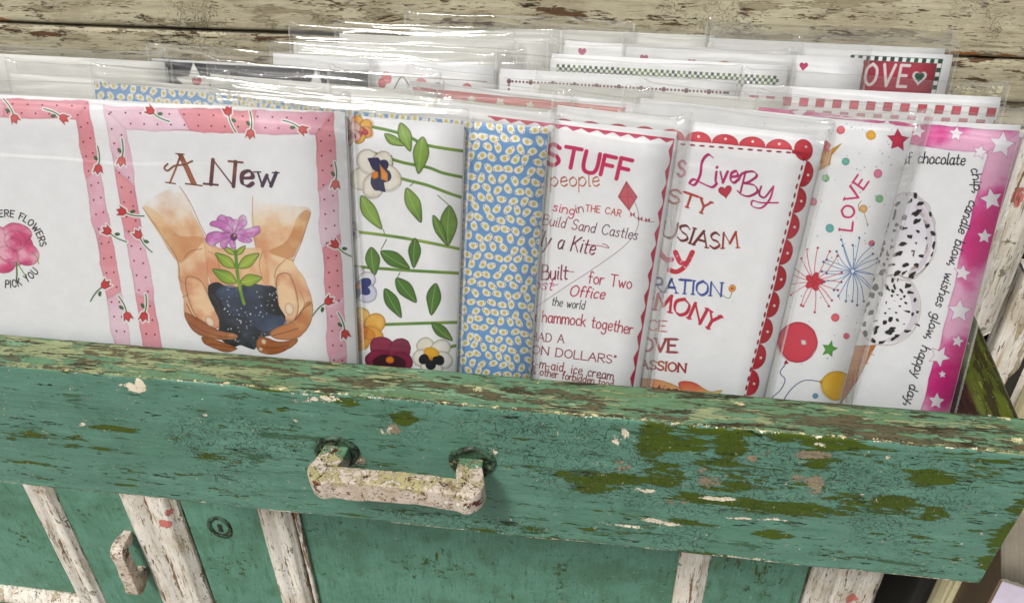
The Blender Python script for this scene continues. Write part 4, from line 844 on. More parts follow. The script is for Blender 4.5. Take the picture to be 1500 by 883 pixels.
# outer upright, and the pieces at the right
vboard('upright', xs['fa'], xs['fb'], Z0, Z1, YC-.009, .02, M_trim, cab, prof=reeded(3, .0034), amp=.0008, k=9, attr=trim_attr)
post_pink = blobs([(1492, 288, 10, 14, .9), (1496, 390, 10, 10, .8), (1450, 470, 10, 10, .5)], lambda x, y: on_cab(x, y, -.004), 2400)
vboard('upright', cx_(1340, 400), cx_(1490, 405), px_z(1462, 492), zg-.046, YC-.004, .018, M_trim, cab, prof=reeded(2, .0018), amp=.0022, k=11, attr=lambda V: {'pink': eval_blobs(V, post_pink)})
vboard('upright', cx_(1462, 500, .02), cx_(1600, 530, .02), -.24, px_z(1480, 420), YC+.02, .016, M_trim, cab, amp=.002, k=12, attr=lambda V: {'brown': np.full(len(V), .1)})
rw = [cx_(1376, 866)-.004, max(cx_(1430, 862), cx_(1500, 750, -.012)+.001)]
post = vboard('ribbed_post', rw[0], rw[1], Z0, -.105, YC-.012, .016, M_ribbed, None, prof=reeded(5, .0014), amp=.0002, k=13, st=.004, off=(rw[0], YC, Z0))
post.location = Vector([float(v) for v in (rw[0], YC, Z0)])
post['label'] = 'cream ribbed post beside the cabinet, just below the right end of the drawer'; post['category'] = 'post'

vboard('side_panel', .336, .346, -.86, .30, YC+.02, .14, M_dark, cab, st=.01, pst=.01)  # coloured near-black so the gap before it reads as deep shade
# keyhole plate
M_ros = chippy('grimy ring paint', srgb(62, 92, 70), (1, 1, 1), [(None, .36, srgb(26, 28, 16), 160, 2.4, False, .5), (None, -.02, srgb(160, 144, 112), 260, 2.6, False, .4)], rough=.5, dirt=srgb(26, 30, 16), dirt_amt=.9, bump=1)
kc = on_cab(322, 772, 0)
vs_, fs_ = [], []
for j, (rr_, y) in enumerate(((.0, .0004), (.0075, .0004), (.0088, .0002), (.0094, -.0012), (.0112, -.0016), (.0124, -.0006), (.0128, .002))):
    for i in range(40):
        a = 2*math.pi*i/40; w_ = 1+.04*math.sin(3*a+j); vs_.append((kc[0]+rr_*math.cos(a)*w_, YC+.0005+y-.0003, kc[2]+rr_*1.25*math.sin(a)*w_))
for j in range(6):
    for i in range(40): fs_.append((j*40+i, (j+1)*40+i, (j+1)*40+(i+1) % 40, j*40+(i+1) % 40))
kp = link('keyhole_plate', mesh_from('keyhole_plate', vs_, fs_, True, off=CO), M_ros, d2)
kv = [(kc[0]+.0022*math.cos(a), YC-.0006, kc[2]+.0022+.0022*math.sin(a)) for a in np.linspace(-.9, math.pi+.9, 12)]+[(kc[0]-.0022, YC-.0006, kc[2]-.006), (kc[0]+.0022, YC-.0006, kc[2]-.006)]
kv2 = [(x, y+.0012, z) for x, y, z in kv]; n_ = len(kv)
link('keyhole', mesh_from('keyhole', kv+kv2, [tuple(range(n_))[::-1]]+[(i, (i+1) % n_, (i+1) % n_+n_, i+n_) for i in range(n_)], False, off=CO), M_dark, d2)

# ---------------------------------------------------------------- pull handles: a rectangular bar bent into a U
def u_handle(name, A, along, up, out, span, reach, w, h, mat, parent, off, attrf, k=0, over=.004, post=1.0, rough=.0005):
    """A = middle between the posts on the face; along = post to post"""
    r = .0035; path = []; hs = span/2
    path += [(-hs+.001, -.002), (-hs+.0005, reach*.30), (-hs-.001, reach*.6)]
    for t in np.linspace(0, 90, 6): path.append((-hs-over*.5+r-r*math.cos(R(t)), reach-r+r*math.sin(R(t))))
    path += [(hs*f, reach-.0008*math.cos(f*1.5)) for f in np.linspace(-.8, .8, 15)]
    for t in np.linspace(90, 0, 6): path.append((hs+over*.5-r+r*math.cos(R(t)), reach-r+r*math.sin(R(t))))
    path += [(hs+.001, reach*.6), (hs-.0005, reach*.30), (hs-.001, -.002)]
    path = smoothline(path, 4); n = len(path); V = []; m = 28
    for i, (s, o) in enumerate(path):
        t = path[min(i+1, n-1)]-path[max(i-1, 0)]; t = t/np.linalg.norm(t); nn = np.array([t[1], -t[0]])
        f = min(1, o/reach)
        hh = h*(.62+.38*f)*.5; ww = w*.5*(1.0 if abs(s) < hs-.004 else 1.0+(post-1)*min(1, (abs(s)-hs+.004)/.004))
        for j in range(m):
            a = 2*math.pi*j/m; ca, sa = math.cos(a), math.sin(a); e = .16
            cxx = math.copysign(abs(ca)**e, ca)*ww; syy = math.copysign(abs(sa)**e, sa)*hh
            q = s+nn[0]*cxx; o2 = o+nn[1]*cxx
            d = (nz(s*30+k+cxx*60, syy*90+o*40, 0)-.5)*2*rough+(nz(s*160+k, syy*300+cxx*200, 1)-.5)*rough
            sc = 1+d/max(ww, hh)
            V.append(A+along*(s+nn[0]*cxx*sc)+out*(o+nn[1]*cxx*sc)+up*(syy*sc-.0015*f))
    F = grid_faces(n, m, True).tolist(); F += [list(range(m)), list(range((n-1)*m, n*m))[::-1]]
    V = np.array(V)
    me = mesh_from(name, V, F, True, attrf(V) if attrf else None, off)
    o = link(name, me, mat, parent)
    bmx = me; return o
def rosette(name, C, along, up, out, r, mat, parent, off):
    v, f = [], []; prof = ((0, .0002), (.6, .0002), (.84, .0003), (.92, .0018), (1.02, .0015), (1.08, -.0005))
    for j, (q, o) in enumerate(prof):
        for i in range(36):
            a = 2*math.pi*i/36; rr_ = r*q*(1+.05*math.sin(2*a+1)+.03*math.sin(5*a)); v.append(C+along*rr_*math.cos(a)+up*rr_*math.sin(a)+out*(o+.0003*math.sin(4*a)*(q > .6)))
    for j in range(len(prof)-1):
        for i in range(36): f.append((j*36+i, j*36+(i+1) % 36, (j+1)*36+(i+1) % 36, (j+1)*36+i))
    return link(name, mesh_from(name, v, f, True, None, off), mat, parent)
lc = on_cab(196, 800, 0)
lh = blobs([(180, 780, 14, 14, .7)], on_cab, 2100)
u_handle('door_handle', np.array([lc[0], YC+.0005, lc[2]-.010]), np.array([0, 0, 1.]), np.array([-1., 0, 0]), OUT, .058, .022, .012, .0135, M_handle, d1, CO, lambda V: {'maroon': eval_blobs(V, [(np.array([lc[0], YC-.02, lc[2]+.016]), .012, .008, .55, 0)]), 'cream': np.full(len(V), .2)}, k=5, rough=.0007)

# ---------------------------------------------------------------- the drawer
dw = thing('wooden_drawer', 'pulled-out drawer with a chipped teal front and worn green top edge', 'drawer', (0, .02, -.10))
DO = np.array(dw.location)
ol = blobs([(50, 636, 130, 7, .62, -2), (170, 628, 50, 5, .6), (270, 548, 40, 7, .6, -6), (100, 541, 45, 6, .5), (195, 642, 60, 4, .6), (260, 695, 110, 3.5, .62, -5), (180, 710, 30, 4, .5),
            (440, 560, 60, 9, .45), (880, 582, 22, 14, .5), (590, 612, 22, 15, .75), (500, 580, 60, 10, .4), (280, 565, 30, 7, .4),
            (960, 645, 28, 36, .85), (890, 700, 75, 14, .85, -4), (870, 715, 40, 12, .8), (990, 650, 60, 16, .6), (1040, 640, 50, 14, .7, -4), (975, 695, 35, 24, .75), (1070, 655, 22, 30, .85), (1160, 635, 100, 9, .85, -4), (1220, 650, 80, 8, .6),
            (1050, 730, 75, 14, .85, -3), (1110, 745, 70, 12, .75), (1170, 745, 60, 20, .9, -4), (1230, 735, 45, 16, .75), (1130, 783, 32, 9, .95), (1000, 765, 80, 7, .5), (880, 780, 50, 7, .45), (1280, 742, 60, 8, .6), (1310, 735, 35, 14, .85), (1360, 700, 36, 16, .8), (1350, 675, 30, 8, .6), (1400, 690, 60, 16, .5),
            (1370, 752, 20, 12, .7), (1440, 752, 18, 6, .6), (1400, 672, 70, 5, .8, -3), (1215, 680, 40, 12, .7), (1200, 665, 30, 25, .5), (1480, 775, 16, 24, .8), (1465, 800, 18, 22, .7), (1490, 745, 14, 26, .65), (1450, 825, 20, 18, .6), (1240, 845, 60, 4, .7, -5), (1380, 855, 60, 4, .7), (1320, 850, 40, 3, .6), (1060, 710, 40, 30, .4),
            (700, 775, 90, 3, .6), (300, 738, 90, 3, .5), (760, 620, 60, 5, .42), (1310, 620, 200, 4, .0), (1150, 690, 140, 30, .26), (1300, 690, 130, 40, .24)], on_front)
wh = blobs([(196, 567, 20, 9, 1.0), (185, 565, 14, 5, .9), (205, 562, 8, 9, .9), (120, 622, 12, 5, .7, -30), (916, 634, 6, 10, 1.0), (902, 645, 8, 10, .7, 40), (906, 640, 20, 6, .45), (1052, 730, 30, 4.5, 1.05, -4), (945, 718, 18, 5, .8), (970, 766, 34, 5, .8, 5), (910, 770, 40, 3, .7), (1090, 760, 40, 3, .7, -3), (1140, 762, 26, 3, .6),
            (565, 631, 14, 11, .55), (470, 585, 40, 5, .7, -6), (440, 575, 20, 5, .6), (515, 672, 20, 14, .6), (720, 660, 12, 10, .5), (1255, 845, 5, 7, .9), (1300, 668, 5, 4, .9), (1262, 722, 5, 3, .9), (1200, 650, 10, 3, .6), (300, 608, 5, 4, .8), (432, 613, 7, 7, .5), (975, 598, 24, 3, .7), (1225, 608, 60, 2, .0), (60, 715, 50, 3, .55), (150, 727, 120, 3, .5, -5), (960, 805, 30, 2.5, .6), (1080, 815, 60, 2.5, .5), (640, 785, 60, 2.5, .5), (460, 577, 60, 4, .5)], on_front)
gy = blobs([(577, 629, 11, 12, .85), (1190, 665, 26, 8, .95, -5), (1195, 708, 15, 18, .85), (1175, 702, 20, 8, .7), (1100, 670, 14, 8, .7), (1118, 662, 26, 9, .5), (1040, 705, 22, 16, .62), (912, 680, 18, 14, .7), (1100, 705, 18, 8, .5), (990, 735, 20, 6, .6), (1030, 690, 12, 8, .6), (522, 672, 18, 14, .85), (700, 668, 16, 8, .0)], on_front)
cz = blobs([(820, 640, 140, 60, .9), (1000, 700, 300, 60, .55), (1300, 720, 160, 60, .6), (330, 640, 120, 40, .5), (640, 760, 160, 20, .5), (100, 600, 160, 30, .35), (1150, 690, 160, 60, .7)], on_front)
rt = blobs([(150, 510, 200, 30, .4), (350, 545, 120, 12, .35), (60, 500, 100, 14, .45), (560, 560, 30, 10, .5), (1110, 612, 30, 12, .45), (1390, 640, 40, 10, .4), (900, 590, 30, 8, .3), (800, 590, 20, 10, .35), (1000, 605, 60, 6, .3)], on_rim)
rb = blobs([(1230, 625, 60, 26, .4), (1330, 640, 120, 26, .35), (440, 545, 40, 8, .35), (700, 580, 50, 10, .35), (530, 560, 50, 10, .3), (1460, 650, 60, 24, .35), (860, 590, 30, 18, .3), (1280, 625, 40, 14, .35)], on_rim)
rwh = blobs([(1083, 591, 9, 3, .9), (1490, 645, 14, 6, .8), (1470, 612, 10, 4, .8), (440, 580, 60, 2, .5), (700, 570, 8, 6, .6)], on_rim)
def front_attr(V):
    q = V@UP; p = V@TT
    edge = np.clip(1-np.abs(q)/.0016, 0, 1)*(p < .002)
    bot = np.clip(1.6-np.abs(q+FRONT_H)/.0017, 0, 1)
    w = eval_blobs(V, wh); jag = nz(V[:, 0]*22, V[:, 0]*0+.3, 0)
    w = np.maximum(w, edge*(.36+.3*(jag-.5)*2)); w = np.maximum(w, bot*(.6+1.5*(jag-.48)))
    o = np.maximum(eval_blobs(V, ol), bot*.55); o = np.maximum(o, edge*.42); o = np.maximum(o, .5*np.clip(1-(X_END-V[:, 0])/.004, 0, 1))
    return {'olive': o*.96, 'white': np.where(q > -.0009, np.maximum(eval_blobs(V, rwh), edge*.5), w), 'grey': eval_blobs(V, gy), 'craze': eval_blobs(V, cz), 'tan': np.maximum(eval_blobs(V, rt), np.clip(1-p/.0015, 0, 1)*(q > -.0012)*.5), 'brown': eval_blobs(V, rb)}
def front_disp(S, PQ):
    top = PQ[..., 1] > -.001
    a = (nz(S*2.0, PQ[..., 1]*26+PQ[..., 0]*26, 0)-.5)*.0011+(nz(S*9, PQ[..., 1]*120+PQ[..., 0]*120, 1)-.5)*.0004
    a = a+np.where(PQ[..., 1] > -.003, (nz(S*30, PQ[..., 0]*0+.7, 2)-.5)*.0007, 0)+np.where(PQ[..., 1] < -.104, (nz(S*26, PQ[..., 0]*0+.2, 1)-.5)*.0011, 0)
    return a
fb = sweep('front_board', [(RIM_T, -FRONT_H), (RIM_T, 0, .0012)]+[(r_[0], r_[1]) for r_ in ((.0014, 0), (.0007, -.0003), (.0002, -.0009), (0, -.0018))]+[(0, -FRONT_H+.0015), (.0006, -FRONT_H+.0004), (.0016, -FRONT_H)],
           (X_LEFT, 0, 0), (X_END, 0, 0), TT, UP, .0013, [M_front, M_rim], dw, DO, .0013, front_disp, front_attr)
nv_ = len(fb.data.polygons); cen = np.zeros(nv_*3); fb.data.polygons.foreach_get('center', cen); cen = cen.reshape(-1, 3)+DO
mi = ((cen@UP > -.0012) & (cen@TT > .0004)).astype(np.int32); fb.data.polygons.foreach_set('material_index', mi)
si, s_o = on_rim(1441, 603)[0], on_rim(1500, 612)[0]
FL = .062      # drawer floor below the rim
def side(x0, x1, k):
    o = sweep('side_board', [(0, 0), (x1-x0, 0), (x1-x0, .094), (x1-x0-.002, .096), (.002, .096), (0, .094)], O0+XX*x0+TT*(RIM_T+.0006)-UP*.0985, O0+XX*x0+TT*.33-UP*.0985, XX, UP, .003, [M_olive, M_inner], dw, DO, .002, wdisp(.0006, k=k), lambda V: {'white': np.clip(1-np.abs(V@TT-RIM_T)/.006, 0, 1)*.8*(V[:, 0] < x0+.004)})
    c_ = np.zeros(len(o.data.polygons)*3); o.data.polygons.foreach_get('center', c_); c_ = c_.reshape(-1, 3)+DO
    o.data.polygons.foreach_set('material_index', (c_@UP < -.0045).astype(np.int32)); return o
side(si, s_o, 1); side(X_LEFT+.005, X_LEFT+.022, 2)
sweep('floor_board', [(0, 0), (.30, 0), (.30, .006), (0, .006)], O0+XX*(X_LEFT+.0225)+TT*(RIM_T+.0007)-UP*(FL+.006), O0+XX*(si-.0006)+TT*(RIM_T+.0007)-UP*(FL+.006), TT, UP, .02, M_inner, dw, DO, .02)
sweep('back_board', [(0, 0), (.012, 0), (.012, .07), (0, .07)], O0+XX*(X_LEFT+.0225)+TT*.31-UP*FL, O0+XX*(si-.0006)+TT*.31-UP*FL, TT, UP, .02, M_inner, dw, DO, .02)
# drawer handle
hl, hr = on_front(493, 660), on_front(692, 676)
hm = (hl+hr)/2; hspan = np.linalg.norm(hr-hl)
def h_attr(V):
    x = V[:, 0]-hm[0]; o = -(V@TT); u = (V-hm)@UP
    top = np.clip((u-.0018)/.0015, 0, 1); post = np.clip(1-(o-.002)/.010, 0, 1)
    return {'cream': top*(.58), 'green': np.clip(post*.9+top*.0+np.clip(np.abs(x)-hspan*.42, 0, 1)*20*.2, 0, .8), 'maroon': np.clip(np.exp(-((np.abs(x)-hspan*.5-.003)/.006)**2)*.36*(u < .003), 0, 1), 'pale': np.clip(np.exp(-((x-hspan*.5)/.01)**2)*.45, 0, 1)*(u < .002)}
hd = u_handle('drawer_handle', hm-UP*.001, XX, UP, -TT, hspan, .0200, .0108, .0142, M_handle, dw, DO, h_attr, rough=.0006, over=.005, post=1.3)
for c_ in (hl, hr): rosette('handle_rosette', c_-TT*.0002, XX, UP, -TT, .0118, M_ros, dw, DO)

# ---------------------------------------------------------------- box at the bottom right
bc = hit(1471, 846, (0, .10, 0), (0, 1, 0)); ps = R(-17); ux = np.array([math.cos(ps), math.sin(ps), 0]); uy = np.array([-math.sin(ps), math.cos(ps), 0])
bt = thing('storage_box', 'small lilac-fronted box with a grey ribbed lid by the right end of the drawer', 'box', bc-UPZ*.16+ux*.07+uy*.06); BO = np.array(bt.location)
def bbox(name, a, b, c, mat):
    V = [bc+ux*x+uy*y+UPZ*z for x in a for y in b for z in c]
    return link(name, mesh_from(name, V, [(0, 1, 3, 2), (4, 6, 7, 5), (0, 4, 5, 1), (2, 3, 7, 6), (0, 2, 6, 4), (1, 5, 7, 3)], False, off=BO), mat, bt)
bbox('box_front', (0, .14), (0, .002), (-.16, -.0015), M_boxfront); bbox('box_side', (-.002, -.0001), (0, .085), (-.16, -.0015), M_boxside); bbox('box_back', (0, .14), (.083, .085), (-.16, -.0015), M_boxside); bbox('box_base', (0, .14), (.0022, .0828), (-.16, -.158), M_boxside)
sweep('box_lid', reeded(22, .001)(.142, .003), bc-ux*.002-UPZ*.0012-uy*.002, bc-ux*.002-UPZ*.0012+uy*.087, ux, UPZ, .02, M_boxtop, bt, BO, .001)

# ---------------------------------------------------------------- cards in clear sleeves
LEAN = R(13); NN = np.array([0, math.cos(LEAN), -math.sin(LEAN)]); VU = np.array([0, math.sin(LEAN), math.cos(LEAN)])
def sheet_mesh(name, w, h, t, O, U, V, off, bow=0.0, uv=True, k=0):
    nu, nv = 9, 13; us = np.linspace(0, w, nu); vs2 = np.linspace(0, h, nv)
    A, B = np.meshgrid(us, vs2, indexing='ij')
    d = -bow*np.sin(math.pi*A/w)*np.exp(-B/.08)+(nz(A*6+k, B*6+k, 0)-.5)*.0003
    Fp = O+A[..., None]*U+B[..., None]*V+d[..., None]*NN; Bp = Fp+t*NN
    verts = np.r_[Fp.reshape(-1, 3), Bp.reshape(-1, 3)]; n = nu*nv
    F = grid_faces(nu, nv).tolist(); nf = len(F); F += [[a+n for a in f[::-1]] for f in F]
    rim = [i*nv for i in range(nu)]+[(nu-1)*nv+j for j in range(1, nv)]+[i*nv+nv-1 for i in range(nu-2, -1, -1)]+[j for j in range(nv-2, 0, -1)]
    F += [[rim[i], rim[(i+1) % len(rim)], rim[(i+1) % len(rim)]+n, rim[i]+n][::-1] for i in range(len(rim))]
    # front must face the viewer (-NN)
    m = mesh_from(name, verts, F, True, None, off)
    for i in range(2*nf, len(F)): m.polygons[i].use_smooth = False
    ul = m.uv_layers.new(name='UVMap'); li = np.zeros(len(m.loops), np.int32); m.loops.foreach_get('vertex_index', li)
    q = np.stack([np.r_[A.ravel(), A.ravel()]/w, 1-np.r_[B.ravel(), B.ravel()]/h], 1)[li]
    ul.data.foreach_set('uv', q.astype(np.float32).ravel())
    mi = np.ones(len(F), np.int32); mi[:nf] = 0; return m, mi
def sleeve_mesh(w, h, O, U, V, off, mt, seed, front_amp=1.0, ridges=6, mr=.0022):
    """one film wrapped over the top fold: up the front, over, and down the back; v measured down from the sheet's top"""
    rg = np.random.default_rng(seed); ms = .0022; g = .0013
    nu = 72; nu = 80; us = np.r_[np.linspace(-ms, .010, 14), np.linspace(.012, w-.012, nu-36), np.linspace(w-.010, w+mr, 22)]
    vf = np.r_[np.linspace(h+.001, .035, 60 if front_amp < 1 else 20), np.linspace(.033, -mt, 84)]; k = len(vf)
    arc = [math.pi*j/6 for j in range(1, 6)]
    A = np.repeat(us[:, None], k, 1); B = np.repeat(vf[None], nu, 0)
    e = np.minimum(A+ms, w+mr-A); puff = 1-np.exp(-np.clip(e, 0, 1)/.0022)
    topc = np.clip((B+mt)/mt, 0, 1)
    def field(A, B, s2):
        d = (nz(A*3+s2, B*5+s2, 0)-.5)*.0004
        for _ in range(ridges):
            v0 = rg.uniform(-mt*.9, .006) if rg.random() < .75 else rg.uniform(0, .06); sl_ = rg.uniform(-.05, .06); u0 = rg.uniform(-.2, 1)*w; L = rg.uniform(.25, .9)*w; sg = rg.uniform(.0004, .0012)
            vv = v0+sl_*(A-w/2)+.0009*np.sin(A*rg.uniform(25, 60)+rg.uniform(0, 6))+.0004*np.sin(A*rg.uniform(90, 150)+rg.uniform(0, 6))
            d = d+rg.uniform(.25, .65)*.001*np.exp(-((B-vv)/sg)**2)*np.clip(1.4-((A-u0)/L)**2*1.4, 0, 1)
        for side_ in (0, 1):      # crumpled film by the seams, worst at the top corners
            eu = (A+ms) if side_ == 0 else (w+mr-A)
            cr = np.exp(-eu/.005)*(.35+.9*np.exp(-np.clip(B+mt, 0, 1)/.012))
            d = d+cr*np.abs(nz(A*22+s2, B*34+s2*2, 1)-.5)*.0034
        if mr > .003:     # loose film hanging past the card's edge, folded lengthwise
            lo = np.clip((A-w+.004)/.004, 0, 1)*np.clip((w+mr-A)/.002, 0, 1)
            r1 = 1-np.abs(2*nz(A*34+s2+nz(A*4, B*4, 0)*.6, B*5+s2, 1)-1)*2.2; r2 = 1-np.abs(2*nz(A*18+s2+2, B*22+s2, 2)-1)*2.2
            r3 = 1-np.abs(2*nz(A*14+s2+1, B*46+A*20+s2, 0)-1)*2.4; d = d+lo*(np.clip(r1, 0, 1)*.0012+np.clip(r2, 0, 1)*.0008+np.clip(r3, 0, 1)*.0014)
        if front_amp < 1:  # long soft dents across the face
            dg = 1-np.abs(2*nz(A*3.5+B*2.2+s2, B*2.4-A*1.1+s2, 0)-1)*3; d = d+np.clip(dg, 0, 1)**2*.0005
        return d
    df = field(A, B, rg.random()*4); db = field(A, B, rg.random()*4)*.5
    gf = g*puff*(.35+.65*np.clip((B+mt)/.006, 0, 1))
    th = .0008
    front = O+A[..., None]*U+B[..., None]*V+(th-(gf+th*.8*puff)-df*front_amp*puff)[..., None]*NN
    back = O+A[..., None]*U+B[..., None]*V+(th+(gf+th*.8*puff)+db*puff*.5)[..., None]*NN
    # wavering top fold with raised corners
    ear = (np.exp(-((us+ms)/.004)**2)+np.exp(-((us-w-mr)/.004)**2))*rg.uniform(.001, .0032)+.0005*np.sin(us*rg.uniform(30, 70)+rg.uniform(0, 6))+.0002*np.sin(us*rg.uniform(120, 200))
    lift = (np.clip(1-(B+mt)/.008, 0, 1)**1.5)*ear[:, None]
    front = front-lift[..., None]*V; back = back-lift[..., None]*V
    tf, tb = front[:, -1], back[:, -1]; mid = (tf+tb)/2; hw = np.linalg.norm(tb-tf, axis=1)/2
    arcs = np.stack([mid-NN*(hw*math.cos(a))[:, None]-V*(hw*math.sin(a)*1.1)[:, None] for a in arc], 1)
    Vt = np.concatenate([front, arcs, back[:, ::-1]], 1); n2 = Vt.shape[1]
    loose = np.clip((us-w+.003)/.003, 0, 1) if mr > .003 else np.exp(-(w+mr-us)/.002)*.6
    vall = np.r_[vf, np.full(len(arc), -mt), vf[::-1]]
    lo2 = np.clip(loose[:, None]*(mr > .005)+.75*np.exp(-(vall[None]+mt)/.006)*(np.exp(-(us+ms)/.007)+np.exp(-(w+mr-us)/.007))[:, None]+.25*loose[:, None], 0, 1)
    return mesh_from('sleeve', Vt.reshape(-1, 3), grid_faces(nu, n2), True, {'loose': lo2}, off)
def seam_mesh(w, h, O, U, V, off, mt, seed, x):
    rg = np.random.default_rng(seed+500); v, f = [], []
    if True:
        s_ = -1 if x < 0 else 1; n = 70; b0 = len(v); ph = rg.random()*4
        for i in range(n):
            vv = -mt+(h+mt)*i/(n-1); wv = (nz(vv*30+ph, ph, 1)-.5)*.0012*math.exp(-(vv+mt)/.03)*3
            for q in (0, .5, 1): v.append(O+U*(x+s_*(q*.0011)+wv*.3)+V*vv+NN*(.0008+wv*q))
        f += [[b0+a, b0+a+1, b0+a+4, b0+a+3] for i in range(n-1) for a in (i*3, i*3+1)]
    return mesh_from('seam', v, f, True, None, off)
PROTO = {}
def make_card(label, group, design, TR, roll, w, mt, seed, env=M_env, mat=None, bow=.0004, wide=False, front_amp=1, ridges=6, mr=.0022):
    r = roll; U = math.cos(r)*XX-math.sin(r)*VU; V = -math.cos(r)*VU-math.sin(r)*XX
    TL = TR-U*w
    # long enough to stand on the drawer's floor
    flo = -FL*1.0
    hs = [((P@UP)-(flo+.0012))/(-(V@UP)) for P in (TL-U*.003, TR+U*.003)]
    h = min(hs)-.0015
    base = (TL+TR)/2+V*h
    e = thing('greeting_card' if not wide else 'printed_sheet', label, 'card', base, group); off = np.array(e.location)
    if mat is None:
        mapf = lambda px, py: plane_uv(hit(px, py, TL, NN), TL, U, V)
        mat = PROTO.get(design.__name__)
        if mat is None:
            pixel = design in (art_hands, art_pansy, art_stuff, art_rules, art_love, art_ice)
            c = Canvas(w, h if pixel else .17, mapf if pixel else None, (232, 231, 228) if design is art_star else (232, 231, 224) if design is art_blank else ((116, 164, 214) if design is art_chick else (250, 249, 250)))
            design(c); mat = c.material('print '+label[:40]); PROTO[design.__name__] = mat
    hh = h
    m, mi = sheet_mesh('card_sheet', w, hh, .0006, TL, U, V, off, bow, k=seed)
    o = link('card_sheet', m, [mat, M_paper], e); m.polygons.foreach_set('material_index', mi)
    m2, _ = sheet_mesh('envelope', w+.0012, h-.003, .0005, TL-U*.0006+V*.003+NN*.0009, U, V, off, 0, k=seed+3)
    link('envelope', m2, env, e)
    sm = sleeve_mesh(w, h, TL, U, V, off, mt, seed, front_amp, ridges, mr); s_ = link('clear_sleeve', sm, M_film[seed % 3], e)
    for x in (-.0022, w+mr): link('sleeve_seam', seam_mesh(w, h, TL, U, V, off, mt, seed, x), M_seam, e)
    return e
# front row: pixel of top right corner and of a lower point on the right edge
FRONT = [
 ('wide white sheet with two pink-bordered panels, a rose and hands holding a purple flower', art_hands, (505, 165), (523, 532), .262, True),
 ('card of pansies and green stems, between the hands sheet and the blue card', art_pansy, (680, 183), (667, 545), .127, False),
 ('blue card patterned with little white and yellow chicks in the front row', art_chick, (803, 188), (775, 553), .127, False),
 ('front card reading STUFF people with a pink kite and red scalloped frame', art_stuff, (992, 194), (935, 570), .127, False),
 ('front card reading Live By with red scallops down its right side', art_rules, (1209, 201), (1117, 585), .127, False),
 ('confetti card with LOVE, fireworks, a red and a yellow balloon in the front row', art_love, (1338, 187), (1228, 595), .127, False),
 ('ice cream cone card with chocolate chips and a pink star border, rightmost in front', art_ice, (1496, 184), (1390, 605), .127, False)]
c0 = None; last_c = 0
for k, (lab, dz, tr, br, w, wide) in enumerate(FRONT):
    yb = .0305+.0036*k
    P0 = np.array([0, yb, 0.]); tr3 = hit(*tr, P0, NN); br3 = hit(*br, P0, NN); d = br3-tr3
    roll = math.atan2(-d@XX, -(d@VU))
    make_card(lab, 'sleeved cards standing in the front row', dz, tr3, roll, w, .0065, 10+k, wide=wide, ridges=5 if k else 7, front_amp=.9, mr=(.0032, .0022, .0035, .0060, .0035, .0068, .003)[k])
    last_c = P0@NN
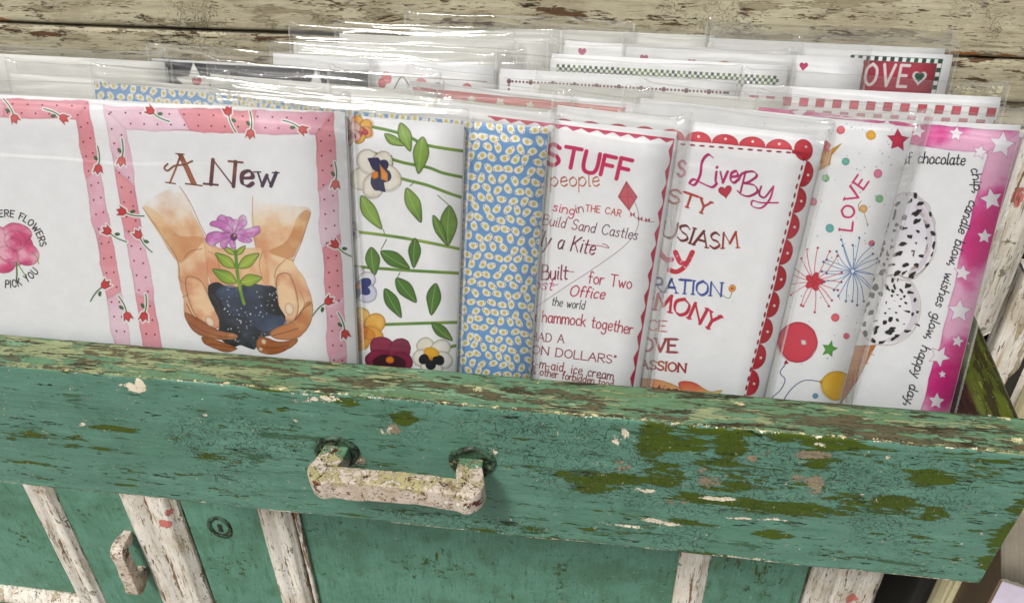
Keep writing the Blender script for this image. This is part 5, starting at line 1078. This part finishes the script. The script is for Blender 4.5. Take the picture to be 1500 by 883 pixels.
# rows behind: (design, corner, pixel, roll, top margin of film, envelope, label)
BACK = [
 (art_chick, 'L', (138, 119), 3.5, .008, M_env, 'blue chick card showing as a strip above the left half of the hands panel'),
 (art_chick, 'L', (340, 147), 3.5, .006, M_env, 'blue chick card showing as a strip above the pansy card'),
 (art_stuff, 'L', (642, 163), 3.4, .006, M_env, 'card with a thin red scalloped top, right behind the blue chick card in front'),
 (art_rules, 'R', (1018, 188), 3.5, .006, M_env, 'card with rounded red scallops peeping above the STUFF card'),
 (art_love, 'L', (918, 152), 3, .006, M_env, 'confetti card with a yellow star peeping above the Live By card'),
 (art_ice, 'L', (1112, 157), 3, .006, M_env, 'pink star-bordered card showing as a strip above the confetti card'),
 (art_blank, 'L', (487, 128), 3.2, .009, M_envb, 'plain ivory card standing behind the pansy card'),
 (art_redband, 'L', (600, 119), 3, .006, M_env, 'card with a faded red band and pale stars along its top edge'),
 (art_blank, 'L', (308, 109), 2.0, .007, M_envb, 'plain card whose left edge covers half of the black star card'),
 (art_blank, 'L', (14, 108), 1.0, .006, M_envb, 'plain white card at the left behind the hands sheet'),
 (art_blank, 'L', (790, 122), 1.5, .006, M_envb, 'plain white card behind the faded red band card'),
 (art_redcheck, 'R', (1467, 143), .6, .006, M_env, 'card with a row of red and white checks, behind the ice cream card'),
 (art_star, 'L', (222, 86), .6, .007, M_envb, 'black card with white stars and tiny dots, behind the plain cards at left'),
 (art_blank, 'L', (-60, 76), .5, .004, M_env, 'plain white card at the far left edge of the picture'),
 (art_dots, 'L', (733, 101), .6, .006, M_env, 'white card with a top border of small dark red dots'),
 (art_flow, 'R', (724, 97), 1.0, .005, M_env, 'card with small red flowers and curls left of the dotted card'),
 (art_check, 'R', (1155, 97), .8, .006, M_env, 'card with a green and black checked border, right-hand one of two'),
 (art_check, 'L', (812, 80), .8, .005, M_env, 'card with a green and black checked border, left-hand one of two'),
 (art_blank, 'L', (440, 76), .9, .006, M_envb, 'plain white card behind the red flowers card'),
 (art_blank, 'L', (430, 61), .6, .008, M_env, 'plain white back-row card with the leftmost edge'),
 (art_holly, 'R', (1266, 86), .6, .006, M_env, 'white card with holly sprigs and small hearts beside the LOVE card'),
 (art_lovesign, 'R', (1396, 81), .6, .007, M_env, 'card with a dark red LOVE panel and green check border, back right'),
 (art_holly, 'R', (1168, 76), .6, .005, M_env, 'holly and ribbon card behind the green checked cards'),
 (art_blank, 'L', (497, 49), .6, .006, M_env, 'plain white back-row card, second edge from the left'),
 (art_blank, 'L', (600, 41), .6, .008, M_env, 'plain white back-row card, third edge from the left'),
 (art_greenline, 'L', (1040, 56), .6, .008, M_env, 'white card with a thin green checked line at its top, back right'),
 (art_blank, 'L', (724, 38), .6, .006, M_env, 'rearmost plain white card, its edge right of centre'),
]
row_p = np.array([0, .062, .130]); row_n = np.array([0, -.087, 1.0])
items = []
for b in BACK:
    p = hit(*b[2], row_p, row_n); items.append([p@NN, b])
items.sort(key=lambda t: t[0])
for i, (cc, b) in enumerate(items):
    cc = max(cc, last_c+.0034); last_c = cc
    p = hit(*b[2], NN*cc, NN)
    r = R(b[3]); U = math.cos(r)*XX-math.sin(r)*VU
    TRp = p if b[1] == 'R' else p+U*.127
    make_card(b[6], 'sleeved cards standing in the rows behind', b[0], TRp, r, .127, b[4], 40+i, env=b[5], ridges=5)
